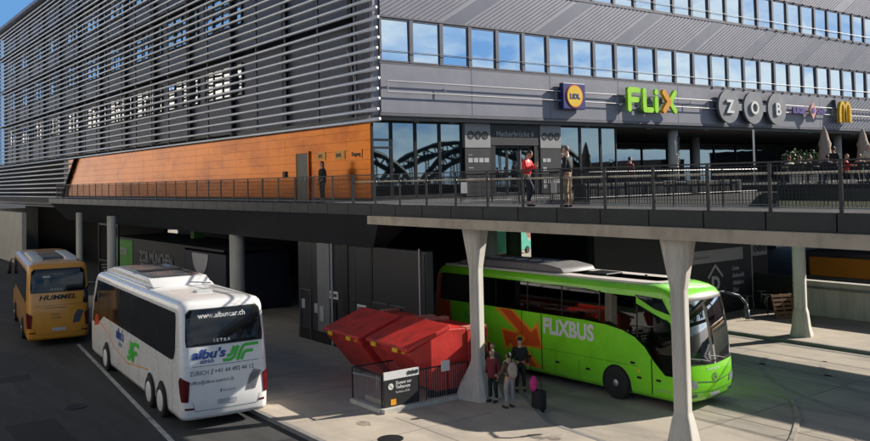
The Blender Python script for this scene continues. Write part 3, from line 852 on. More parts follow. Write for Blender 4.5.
for k in range(11):
    cx, cy, rr = random.choice(((random.uniform(18,33), random.uniform(9,20)), (random.uniform(12.5,17), random.uniform(17,25)))) + (random.uniform(.06,.30),)
    zz_ = .0085+k*.0002 if cx > 17.7 else .116+k*.0002
    n_ = 14; bm.faces.new([bm.verts.new((cx+math.cos(2*PI*i/n_)*rr*random.uniform(.6,1.1), cy+math.sin(2*PI*i/n_)*rr*1.5*random.uniform(.6,1.1), zz_)) for i in range(n_)])
tag(link('oil_stains', bm, 'oil'), kind='structure')
M['patch'] = mat('asphalt_patch', (.022, .022, .024), .9, 0, .2, 3, .3, 50)
bm = bmesh.new()
for x0, y0, x1, y1 in ((5.2,24.5,6.6,29.5),(9.8,20.5,11.5,22.6),(3.2,36,7.4,37.1)): bm.faces.new([bm.verts.new(p) for p in ((x0,y0,-.0045),(x1,y0,-.0045),(x1+.1,y1,-.0045),(x0+.05,y1,-.0045))])
tag(link('asphalt_patches', bm, 'patch'), kind='structure')
# departure board wall
db = thing('departure_board', 'black wall with a house shaped D sign and grey heading strip above the coach windscreen', 'sign board', (35.0, 27, 0))
link('wall', B((-6,0,0,6.1,.4,5.69)), 'anth', db)
link('heading', B((-.2,-.03,2.78,5.3,-.002,3.42)), 'grey', db)
t = text_bm('Busbahnhof', .25, 0, depth=.005); put(t, (1.2,-.035,3.0), RX, UP); link('lettering', t, 'disc', db)
bm = bmesh.new()
for a, b in (((-.62,.0),(0,.62)),((0,.62),(.62,0))):
    a, b = V((*a,0)), V((*b,0)); d_ = (b-a).normalized(); n = V((-d_.y,d_.x,0))*.06
    prism(bm, [(p.x,p.y) for p in (a-n, b-n, b+n, a+n)], (0,.01), 'z')
put(bm, (2.9,-.012,2.0), RX, UP); link('roof_mark', bm, 'letter_grey', db)
t = text_bm('D', .95, .04, depth=.006, align='CENTER'); put(t, (2.9,-.01,1.38), RX, UP); link('letter', t, 'letter_grey', db)
for i, w in enumerate(('Linie', 'Ankunft', 'Abfahrt', 'Ziel')):
    t = text_bm(w, .32, .004, depth=.005); put(t, (4.35,-.01,2.25-i*.38), RX, UP); link('lettering', t, 'letter_grey', db)
zb = thing('timetable_board', 'grey timetable board with three linked black rings, right of the round column', 'sign board', (43.4, 28.9, 0))
link('board', B((0,0,.4,2.2,.15,3.3)), 'grey', zb); link('screen', B((.35,-.03,.9,2.2,-.002,2.55)), 'anth', zb)
zob_text(zb, (1.0,-.01,2.95), RX, UP, .2)
# parapet wall beyond the far pavement, tube, orange hoarding behind
tag(link('parapet_wall', B((41.0,6,-.02,41.4,24.6,1.75),(40.95,6,1.76,41.45,24.6,1.84)), 'concrete'), 'grey concrete parapet wall beyond the far pavement, below the orange hoarding', 'wall')
bm = bmesh.new(); tube(bm, (40.85,6,1.52), (40.85,24.5,1.52), .05, 8)
for y in (7,11,15,19,23): tube(bm, (40.85,y,1.52), (41.02,y,1.45), .02, 6)
tag(link('handrail', bm, 'steel'), 'single bright steel handrail tube along the concrete parapet wall', 'handrail')
tag(link('hoarding', B((52,-2,-.02,52.3,30,1.9)), 'hoard'), 'long orange hoarding beyond the concrete parapet at the right', 'hoarding')
tag(link('retaining_wall', B((51.6,-2,-.02,51.95,30,.75)), 'concrete_dark'), 'low dark wall at the foot of the orange hoarding', 'wall')
# low wall left of the farther column and clutter behind
tag(link('low_wall', B((41.6,24.8,0,41.9,28.2,1.9)), 'anth'), 'short dark concrete wall left of the farther column', 'wall')
pl = thing('pallet', 'wooden pallet leaning upright in the shade beneath the timetable board', 'pallet', (39.2, 23.9, .12), R(-20))
for i in range(6):
    bm = B((-.6,-.02,.02+i*.2,.6,.02,.14+i*.2)); 
    for v in bm.verts: v.co.y += v.co.z*.3
    link('board', bm, 'wood', pl)
bm = B((-.58,.022,0,-.48,.1,1.15),(-.05,.022,0,.05,.1,1.15),(.48,.022,0,.58,.1,1.15))
for v in bm.verts: v.co.y += v.co.z*.3
link('bearer', bm, 'wood', pl)
# parked bicycles near the pallet
def bicycle(x, y, rz, label):
    t = thing('bicycle', label, 'bicycle', (x, y, .12), rz, 'bicycles parked in the shade by the board')
    for cx in (-.52, .52):
        bm = bmesh.new(); 
        n = 20
        for i in range(n):
            a, b = 2*PI*i/n, 2*PI*(i+1)/n
            tube(bm, (cx+.33*math.cos(a), 0, .34+.33*math.sin(a)), (cx+.33*math.cos(b), 0, .34+.33*math.sin(b)), .018, 5, cap=False)
        for i in range(6):
            a = PI*i/6; tube(bm, (cx+.32*math.cos(a),0,.34+.32*math.sin(a)), (cx-.32*math.cos(a),0,.34-.32*math.sin(a)), .003, 3)
        link('wheel', bm, 'tyre', t)
    bm = bmesh.new()
    for a, b in (((-.52,.34),(-.08,.32)),((-.52,.34),(-.2,.78)),((-.08,.32),(-.2,.78)),((-.2,.78),(.36,.86)),((-.08,.32),(.38,.74)),((.52,.34),(.34,.95)),((-.2,.78),(-.23,.92))):
        tube(bm, (a[0],0,a[1]), (b[0],0,b[1]), .016, 6)
    link('frame', bm, 'steel', t)
    bm = bmesh.new(); tube(bm, (.34,-.25,.98), (.34,.25,.98), .014, 6); link('handlebar', bm, 'steel', t)
    bm = B((-.36,-.06,.92,-.1,.06,.97)); link('saddle', bevel(bm, .02, 1), 'black', t)
bicycle(39.6, 25.2, .6, 'bicycle leaning beside the wooden pallet in the shade')
bicycle(38.4, 25.6, .4, 'bicycle left of the pallet below the dark board')
bicycle(40.6, 26.0, .9, 'bicycle farthest right, in front of the short dark wall')

#SECTION_CONTAINERS
# ---------------------------------------------------------------- red waste compactors
def compactor(x, y, rz, label, s=1.0):
    t = thing('waste_container', label, 'container', (x, y, .11), rz, 'red waste containers')
    W = 2.6
    bm = bmesh.new()
    # hopper: nose points to -X
    prism(bm, [(0,1.64),(.04,1.50),(1.05,.25),(2.3,.25),(2.3,2.18),(1.62,2.22)], (0, W), 'y'); bevel(bm, .025, 1)
    link('hopper', bm, 'bin_red', t)
    bm = bmesh.new(); prism(bm, [(-.10,1.66),(-.10,1.78),(1.62,2.38),(1.66,2.235),(.0,1.67)], (-.05, W+.05), 'y'); bevel(bm, .03, 2)
    ld = link('lid', bm, 'bin_red', t)
    bm = B((-.16,.45,1.60,-.11,.75,1.73),(-.16,1.85,1.60,-.11,2.15,1.73)); link('latch', bm, 'gold', ld)
    bm = B((2.31,.02,.2,3.2,W-.02,2.1)); bevel(bm, .03, 1); link('body', bm, 'bin_red', t)
    bm = bmesh.new()
    for i in range(2): box(bm, 2.34+i*.78, -.05, .25, 2.41+i*.78, .018, 2.08)
    link('stiffener', bm, 'bin_red', t)
    link('top_edge', B((2.32,.0,2.105,3.2,.35,2.2),(2.32,W-.3,2.105,3.2,W,2.2)), 'bin_edge', t)
    link('label_plate', B((2.44,-.056,1.42,3.14,-.052,1.86)), 'bin_label', t)
    tt = text_bm('ABFALL', .19, .01, depth=.003); put(tt, (2.48,-.06,1.56), RX, UP); link('lettering', tt, 'gold', t)
    link('skid', B((1.0,.25,0,3.2,.45,.19),(1.0,W-.45,0,3.2,W-.25,.19)), 'black', t)
    for yy in (.3, W-.3):
        bm = bmesh.new(); tube(bm, (.02,yy-.08,1.60), (.02,yy+.08,1.60), .05, 8); link('hinge', bm, 'gold', t)
    return t
compactor(15.9, 22.98, R(-3), 'red waste container nearer the steel fence, sloped lid and brown label')
compactor(15.85, 25.85, R(-3), 'red waste container farther from the fence, partly hidden by its neighbour')

# ---------------------------------------------------------------- garage stair enclosure
fe = thing('stair_fence', 'steel mesh fence round the garage stair with a black sign panel', 'fence', (14.72, 22.75, .11))
P0, P1, P2 = V((0,1.75,0)), V((0,0,0)), V((3.35,-.10,0))
def fence_run(a, b, n):
    for i in range(n+1):
        p = a.lerp(b, i/n); bm = bmesh.new(); tube(bm, p, p+V((0,0,1.12)), .022, 6); link('post', bm, 'post', fe)
    bm = bmesh.new(); tube(bm, a+V((0,0,1.12)), b+V((0,0,1.12)), .026, 6); link('top_rail', bm, 'post', fe)
    bm = bmesh.new(); L = (b-a).length; m = int(L/.09)
    for i in range(m+1): p = a.lerp(b, i/m); tube(bm, p+V((0,0,.08)), p+V((0,0,1.1)), .007, 4, cap=False)
    tube(bm, a+V((0,0,.08)), b+V((0,0,.08)), .012, 5)
    link('mesh_infill', bm, 'grey', fe)
fence_run(P0, P1, 1); fence_run(P1, P2, 4)
fence_run(P0, P0+V((5.5,-.1,0)), 4)
bm = bmesh.new(); path(bm, [(-.02,1.7,.95),(.5,1.2,.8),(1.6,1.0,.15)], .025, 8); link('inner_handrail', bm, 'steel', fe)
sp = link('sign_panel', B((.04,-.065,.12,1.38,-.03,.98)), 'anth', fe)
link('sign_heading', B((.04,-.072,.98,1.38,-.03,1.22)), 'white', fe)
zob_text(fe, (.98,-.078,1.10), RX, UP, .065)
for i, (w, sz) in enumerate((('Zugang zur', .135), ('Tiefgarage', .135), ('Parkhaus ZOB', .09))):
    t = text_bm(w, sz, .002, depth=.003); put(t, (.47,-.07,.80-i*.135), RX, UP); link('lettering', t, 'white' if i < 2 else 'letter_grey', sp)
bm = bmesh.new(); disc(bm, .10, 0, .006, 24); put(bm, (.29,-.07,.76), RX, UP); link('pictogram', bm, 'white', sp)
bm = bmesh.new(); prism(bm, [(-.06,.05),(-.05,.06),(.06,-.05),(.05,-.06)], (.007,.01), 'z'); put(bm, (.29,-.07,.76), RX, UP); link('pictogram', bm, 'anth', sp)
link('orange_plate', B((.28,-.074,.18,.48,-.067,.36)), 'orangel', sp)
bm = bmesh.new(); prism(bm, [(14.65,22.5),(18.1,22.45),(18.1,22.68),(14.65,22.72)], (.11,.24), 'z'); prism(bm, [(14.6,22.72),(14.85,22.72),(14.85,24.5),(14.6,24.5)], (.11,.24), 'z')
tag(link('stair_kerb', bm, 'concrete'), 'low concrete upstand round the garage stair below the fence', 'kerb')
tag(link('stair_slope', B((14.9,22.9,.115,15.3,24.2,.2),(14.95,23.0,.2,15.7,24.1,.38)), 'paving'), 'pale concrete blocks at the top of the garage stair inside the fence', 'concrete block')
tag(link('notice_plate', B((16.9,22.52,1.08,17.22,22.56,1.42)), 'white'), 'small white notice plate on the stair fence under the red container', 'notice')

#SECTION_BUS
# ---------------------------------------------------------------- coaches
class Coach:
    W = 1.275; r = .24
    def __init__(s, L, levels, bow0=.12, bow1=.08):
        s.L = L; s.lv = levels; s.b0, s.b1 = bow0, bow1
        s.a = s.W-s.r; s.q = s.r*PI/2; s.sd = L-2*s.r
        s.P = 2*(2*s.a+2*s.q+s.sd)
    def lev(s, z):
        lv = s.lv
        if z <= lv[0][0]: return lv[0][1:]
        for a, b in zip(lv, lv[1:]):
            if z <= b[0]:
                t = (z-a[0])/(b[0]-a[0]); return [a[k]+(b[k]-a[k])*t for k in range(1, 4)]
        return lv[-1][1:]
    def base(s, S):
        S %= s.P
        a, q, sd, r, W, L = s.a, s.q, s.sd, s.r, s.W, s.L
        if S <= a: return -S, 0.
        S -= a
        if S <= q: t = S/r; return -a-r*math.sin(t), r-r*math.cos(t)
        S -= q
        if S <= sd: return -W, r+S
        S -= sd
        if S <= q: t = S/r; return -W+r-r*math.cos(t), L-r+r*math.sin(t)
        S -= q
        if S <= 2*a: return -a+S, L
        S -= 2*a
        if S <= q: t = S/r; return a+r*math.sin(t), L-r+r*math.cos(t)
        S -= q
        if S <= sd: return W, L-r-S
        S -= sd
        if S <= q: t = S/r; return W-r+r*math.cos(t), r-r*math.sin(t)
        S -= q
        return a-S, 0.
    def pt0(s, S, z):
        x, y = s.base(S); w, e0, e1 = s.lev(z)
        def sm(t): t = max(0, min(1, t)); return t*t*(3-2*t)
        bow = 1-(x/s.W)**2
        k0, k1 = sm(1-y/1.9), sm(1-(s.L-y)/1.9)
        y += e0*k0 - e1*k1 - s.b0*bow*k0*(1 if y < 1 else 0) + s.b1*bow*k1*(1 if y > s.L-1 else 0)
        return V((x*w, y, z))
    def pt(s, S, z, off=0):
        p = s.pt0(S, z)
        if off:
            n = (s.pt0(S+.02, z)-s.pt0(S-.02, z)).cross(s.pt0(S, z+.02)-s.pt0(S, z-.02))
            n.normalize()
            c = V((0, s.L/2, z))
            if n.dot(p-c) < 0: n = -n
            p = p+n*off
        return p
    def sy(s, y): return s.a+s.q+(y-s.r)          # s at a y on the -X side
    def sy2(s, y): return s.P-(s.a+s.q+(y-s.r))   # on the +X side
    def hull(s, m, parent, name='body', roofz=None, holes=()):
        S = []
        def add(a, b, n): S.extend([a+(b-a)*i/n for i in range(n)])
        a, q, sd = s.a, s.q, s.sd
        c = 0
        for ln, n in ((a,4),(q,5),(sd,60),(q,5),(2*a,8),(q,5),(sd,60),(q,5),(a,4)): add(c, c+ln, n); c += ln
        zs = sorted(set([l[0] for l in s.lv]+[h for hh in holes for h in hh[2:]]))
        bm = bmesh.new()
        rings = [[bm.verts.new(s.pt(u, z)) for u in S] for z in zs]
        n = len(S)
        for k in range(len(zs)-1):
            zc = (zs[k]+zs[k+1])/2
            for i in range(n):
                j = (i+1) % n
                u = S[i]+((S[j]-S[i]) % s.P)/2
                if any(((h[0] <= u <= h[1]) and h[2] <= zc <= h[3]) for h in holes): continue
                bm.faces.new((rings[k][i], rings[k][j], rings[k+1][j], rings[k+1][i]))
        bm.faces.new(rings[0][::-1])
        # roof: inset rings
        top = rings[-1]; prev = top
        zt = zs[-1]
        for ins, dz in ((.12,.035),(.3,.06),(.7,.085)):
            ring = []
            for v in top:
                x = v.co.x*(1-ins/s.W); y = v.co.y; yc = s.L/2
                y = yc+(y-yc)*(1-ins/(s.L/2)); ring.append(bm.verts.new((x, y, zt+dz)))
            for i in range(n):
                j = (i+1) % n; bm.faces.new((prev[i], prev[j], ring[j], ring[i]))
            prev = ring
        bm.faces.new(prev)
        bmesh.ops.recalc_face_normals(bm, faces=bm.faces[:])
        return link(name, bm, m, parent, True)
    def wrap(s, bm, off, cut=True, ds=.12):
        """bm holds a flat mesh with co=(s, z, depth): cut finely and wrap on the body"""
        if cut:
            zmin = min(v.co.y for v in bm.verts); zmax = max(v.co.y for v in bm.verts)
            smin = min(v.co.x for v in bm.verts); smax = max(v.co.x for v in bm.verts)
            for l in s.lv:
                if zmin < l[0] < zmax: bmesh.ops.bisect_plane(bm, geom=bm.verts[:]+bm.edges[:]+bm.faces[:], plane_co=(0,l[0],0), plane_no=(0,1,0))
            k = math.ceil(smin/ds)*ds
            while k < smax:
                bmesh.ops.bisect_plane(bm, geom=bm.verts[:]+bm.edges[:]+bm.faces[:], plane_co=(k,0,0), plane_no=(1,0,0)); k += ds
            bmesh.ops.triangulate(bm, faces=bm.faces[:])
        for v in bm.verts: v.co = s.pt(v.co.x, v.co.y, off+v.co.z)
        bmesh.ops.recalc_face_normals(bm, faces=bm.faces[:])
        return bm
    def patch(s, name, poly, m, parent, off=.006, ds=.12, smooth=True):
        bm = bmesh.new(); bm.faces.new([bm.verts.new((u, z, 0)) for u, z in poly])
        s.wrap(bm, off, True, ds)
        # orient outward
        return link(name, bm, m, parent, smooth)
    def text(s, name, body, s0, z0, size, m, parent, off=.012, dirn=-1, **kw):
        bm = text_bm(body, size, **kw)
        for v in bm.verts: v.co = V((s0+dirn*v.co.x, z0+v.co.y, v.co.z))
        s.wrap(bm, off, False)
        return link(name, bm, m, parent)

def stroke(pts, w):
    """outline polygon around a polyline"""
    L_, R_ = [], []
    for i, p in enumerate(pts):
        a = V(pts[max(0, i-1)]); b = V(pts[min(len(pts)-1, i+1)]); d = (b-a).normalized(); n = V((-d.y, d.x))*w/2
        L_.append((p[0]+n.x, p[1]+n.y)); R_.append((p[0]-n.x, p[1]-n.y))
    return L_+R_[::-1]

def wheel(parent, x, y, r=.5, m='rim', side=-1, white=False):
    t = bmesh.new()
    lathe(t, [(r*.62,-.14),(r*.93,-.15),(r,-.11),(r,.11),(r*.93,.15),(r*.62,.14)], 32, axis='x')
    w = link('wheel', t, 'tyre', parent, True); w.location = (x, y, r)
    k = side
    t = bmesh.new()
    prof = [(r*.63,.0),(r*.63,.13),(r*.56,.135),(r*.50,.06),(r*.25,.05),(r*.24,.13),(r*.16,.16),(r*.02,.165)] if not white else \
           [(r*.66,.0),(r*.66,.14),(r*.62,.16),(r*.3,.19),(r*.12,.20),(r*.02,.205)]
    lathe(t, [(a, b*k) for a, b in prof], 28, axis='x')
    link('rim', t, 'rimwhite' if white else m, w, True)
    t = bmesh.new()
    if not white:
        for i in range(10):
            a = 2*PI*i/10; c = (k*.06, math.cos(a)*r*.36, math.sin(a)*r*.36)
            tube(t, c, (c[0]+k*.05, c[1], c[2]), .018, 6)
        link('wheel_nut', t, 'steel', w)
    return w

def arch(c, parent, y, m_lip, r=.62):
    """dark wheel well plus lip on the -X side"""
    s0 = c.sy(y)
    P = [(s0+math.cos(PI*i/16)*r, .48+math.sin(PI*i/16)*r) for i in range(17)]
    c.patch('wheel_well', [(s0+r,.30)]+P+[(s0-r,.30)], 'matt', parent, .004)
    lip = [(s0+math.cos(PI*i/16)*(r+.05), .48+math.sin(PI*i/16)*(r+.05)) for i in range(17)]
    c.patch('wheel_arch', lip+P[::-1], m_lip, parent, .012)

def rear_coach(name, label, loc, rz, body, kind):
    """coach seen from behind: end0 is the tail; nose at +Y"""
    t = thing(name, label, 'coach', loc, rz, 'touring coaches')
    L = 13.4 if kind == 'white' else 12.2
    lv = [(.30,.97,.08,.10),(.42,.995,.02,.0),(.9,1.0,.0,-.05),(1.5,1.0,.0,-.03),(1.95,1.0,.05,.1),(2.6,.99,.13,.35),(3.2,.975,.22,.65),(3.45,.965,.28,.9),(3.57,.94,.34,1.05),(3.65,.89,.42,1.2)]
    c = Coach(L, lv, .07, .14)
    c.hull(body, t)
    g = 'busglass'
    # tail window
    aw = 1.08
    pts = [(-aw,2.44),(aw,2.44),(aw+.04,2.6),(aw+.02,3.32),(aw-.08,3.43),(-aw+.08,3.43),(-aw-.02,3.32),(-aw-.04,2.6)]
    w = c.patch('rear_window', pts, g, t, .010, .1)
    c.patch('window_seal', [(-aw-.05,2.40),(aw+.05,2.40),(aw+.07,2.6),(aw+.05,3.36),(aw-.06,3.47),(-aw+.06,3.47),(-aw-.05,3.36),(-aw-.07,2.6)], 'black', t, .005, .1)
    # side window band, -X side, with slanted rear end
    f = c.sy
    c.patch('side_window', [(f(.62),2.25),(f(.80),1.98),(f(1.1),1.92),(f(L-2.6),2.02),(f(L-1.5),1.6),(f(L-.35),1.6),(f(L-.5),2.5),(f(L-1.0),3.36),(f(.55),3.36),(f(.50),3.2)], g, t, .006, .25)
    f2 = c.sy2
    c.patch('side_window', [(f2(.75),2.0),(f2(L-1.0),2.0),(f2(L-1.0),3.36),(f2(.62),3.36)], g, t, .006, .25)
    c.patch('windscreen', [(c.P/2-1.2,1.2),(c.P/2+1.2,1.2),(c.P/2+1.15,3.3),(c.P/2-1.15,3.3)], g, t, .008, .12)
    for y in [.62+1.85*i for i in range(1, 7)]:
        if y < L-1.2: c.patch('window_post', [(f(y),2.04),(f(y)+.05,2.04),(f(y)+.05,3.34),(f(y),3.34)], 'black', t, .011, .3)
    # seams
    def seam(p, mm='dark_text'): c.patch('panel_seam', stroke(p, .014), mm, t, .009, .3)
    seam([(-1.15,1.83),(1.15,1.83)]); seam([(-.92,.55),(.92,.55)]); seam([(-.92,.55),(-.98,.82)]); seam([(.92,.55),(.98,.82)])
    for y in [1.0, 2.6, 5.1, 6.6, 8.1, 9.6]:
        if y < L-1.2: seam([(f(y),.45),(f(y),1.72)])
    seam([(f(.8),.95),(f(L-2),.95)]) if kind != 'white' else None
    # lamps
    for sg in (-1, 1):
        lm = [(sg*1.10,.84),(sg*1.30,.84),(sg*1.46,1.42),(sg*1.34,1.56),(sg*1.06,1.42)]
        c.patch('tail_lamp', lm, 'lamp_red', t, .02, .08)
        c.patch('reflector', [(sg*.95,.60),(sg*1.2,.60),(sg*1.2,.66),(sg*.95,.66)], 'lamp_red', t, .012, .1)
    c.patch('number_plate', [(-.28,.68),(.28,.68),(.28,.82),(-.28,.82)], 'plate', t, .014, .2)
    gr = [(-.56,.98),(-.84,.98),(-1.03,1.50),(-.80,1.56),(-.66,1.38)]
    grm = 'grille' if kind == 'white' else M['dark_text']
    c.patch('engine_grille', gr, grm, t, .012, .1)
    bm = bmesh.new()
    for i in range(9):
        z = 1.02+i*.052; a = -.60-.012*i*1.2; b = -.83-.15*(i/9)
        bm2 = [(a,z),(b,z),(b,z+.02),(a,z+.02)]
        bm.faces.new([bm.verts.new((u, zz, 0)) for u, zz in bm2])
    c.wrap(bm, .018, False); link('grille_slat', bm, 'dark_text', t)
    # wheels
    for y in ((2.15, 3.55, 10.2) if kind == 'white' else (3.0, 9.4)):
        arch(c, t, y, body); wheel(t, -1.20, y, .5, side=-1, white=(kind == 'white')); wheel(t, 1.16, y, .5, side=1, white=(kind == 'white'))
    link('underbody', B((-1.1,.5,.22,1.1,L-.6,.5)), 'matt', t)
    # mirrors at the nose
    for sg in (-1, 1):
        bm = bmesh.new(); path(bm, [(sg*1.05,L-.9,3.2),(sg*1.35,L-.1,3.15),(sg*1.45,L+.15,2.8)], .035, 8); tube(bm, (sg*1.45,L+.15,2.8), (sg*1.45,L+.15,2.3), .10, 10)
        link('mirror', bm, 'black', t, True)
    if kind == 'white':
        # roof dome with glazing
        bm = bmesh.new(); prism(bm, [(4.4,3.72),(5.0,3.97),(10.4,3.99),(11.6,3.80),(11.8,3.72)], (-.98,.98), 'x'); bevel(bm, .09, 3); link('roof_dome', bm, body, t, True)
        bm = bmesh.new(); prism(bm, [(5.2,3.995),(5.5,4.03),(10.0,4.045),(10.3,4.0)], (-.80,.80), 'x'); bevel(bm, .03, 2); link('roof_glazing', bm, 'smoke', t, True)
        bm = B((-.80,6.9,4.046,.80,7.5,4.06)); link('roof_band', bm, 'black', t)
        for sg in (-1, 1):
            bm = bmesh.new(); prism(bm, [(4.3,3.6),(4.9,3.76),(11.2,3.76),(12.0,3.6)], (sg*.92, sg*1.12), 'x'); bevel(bm, .05, 2); link('roof_fairing', bm, body, t, True)
        bm = B((-.25,2.0,3.73,.25,2.4,3.79)); link('roof_hatch', bevel(bm,.02,1), 'acwhite', t)
        T = c.text
        T('lettering', 'www.albuscar.ch', .78, 3.20, .21, 'white', t, bold=.004)
        T('lettering', 'SETRA', .36, 2.49, .125, 'white', t, bold=.002, spacing=1.6)
        T('lettering', "albu's", 1.00, 2.05, .36, 'albus_blue', t, bold=.014, shear=.25, xs=1.2)
        T('lettering', 'zürich', .76, 1.91, .16, 'albus_blue', t, bold=.004, shear=.15)
        T('lettering', 'ZÜRICH', 1.06, 1.58, .185, 'dark_text', t, xs=.80)
        T('lettering', '+41 44 492 44 13', .36, 1.59, .185, 'dark_text', t, xs=.88)
        T('lettering', 'office@albus-zuerich.ch', 1.04, 1.33, .145, 'dark_text', t, xs=.88)
        T('lettering', 'f', .20, 1.03, .12, 'dark_text', t, bold=.008)
        T('lettering', 'facebook', .12, 1.04, .10, 'grille', t)
        c.patch('pictogram', stroke([(.48,1.58),(.44,1.58),(.42,1.71),(.39,1.72)], .025), 'dark_text', t, .01)
        def jf(s0, z0, k, fl=-1):
            S = lambda u, v: (s0+fl*(u+v*.3)*k, z0+v*k)
            w = .088*k
            for pl in ([(-.02,.04),(.20,.04),(.28,.10),(.33,.40)], [(.06,.155),(.15,.155),(.19,.20),(.22,.40)], [(.40,.0),(.42,.18),(.47,.36),(.54,.40),(.92,.40)], [(.51,.0),(.54,.17),(.60,.22),(.80,.22)]):
                c.patch('logo', stroke([S(*p) for p in pl], w), 'albus_green', t, .012, .3)
        jf(.10, 1.89, 1.05)
        T('lettering', "albu's", f(8.6), 1.52, .56, 'albus_blue', t, bold=.016, shear=.25)
        T('lettering', 'zürich', f(8.2), 1.28, .24, 'albus_blue', t, bold=.004)
        jf(f(6.8), 1.02, 1.7)
        c.patch('swoosh', stroke([(f(11.8),1.75),(f(10.2),1.5),(f(8.8),1.1),(f(6.8),.86),(f(5.4),1.0),(f(3.9),1.15)], .035), 'flixorange', t, .010, .3)
        c.patch('pennant', [(f(12.6),1.45),(f(11.7),1.6),(f(11.9),2.0),(f(12.4),1.9)], 'red', t, .010, .3)
    else:
        for sg in (-1, 1):
            bm = bmesh.new(); prism(bm, [(1.6,3.68),(2.2,3.86),(7.0,3.86),(7.8,3.68)], (sg*.45, sg*.98), 'x'); bevel(bm, .07, 3); link('roof_unit', bm, 'acwhite', t, True)
        bm = bmesh.new(); prism(bm, [(2.4,3.70),(2.7,3.83),(6.2,3.83),(6.6,3.70)], (-.44,.44), 'x'); link('roof_glazing', bm, 'smoke', t)
        T = c.text
        T('lettering', 'HUMMEL', .80, 2.08, .30, 'black', t, bold=.008, shear=.2, xs=1.28)
        T('lettering', '* * * * *', .25, 3.14, .14, 'letter_grey', t, bold=.004)
        T('lettering', 'SETRA', .35, 2.50, .12, 'letter_grey', t, bold=.002, spacing=1.6)
        T('lettering', 'Reisen', .30, 1.40, .12, 'dark_text', t); T('lettering', 'www.hummel-reisen.de', .55, 1.68, .09, 'dark_text', t)
        T('lettering', 'Tel. 089', .30, 1.22, .12, 'dark_text', t)
        c.patch('emblem', [(.62,2.66),(.38,2.66),(.36,3.0),(.58,3.04)], 'dash', t, .014)
        c.patch('emblem', [(.64,3.07),(.34,3.07),(.34,3.16),(.64,3.16)], 'letter_grey', t, .014)
        c.patch('stripe', stroke([(f(1.2),1.0),(f(4),1.3),(f(8),1.35)], .03), 'cl_cream', t, .01, .3)
    return t
rear_coach('touring_coach', 'white coach from behind with blue and green lettering, smoked roof glazing', (10.60, 25.05, 0), R(-4.5), 'buswhite', 'white').scale = (1.06, 1.03, 1.02)
rear_coach('touring_coach', 'yellow orange coach from behind, farthest back on the road at the left', (9.95, 42.9, 0), R(-8), 'busyellow', 'yellow').scale = (1.05, 1.02, 1.02)

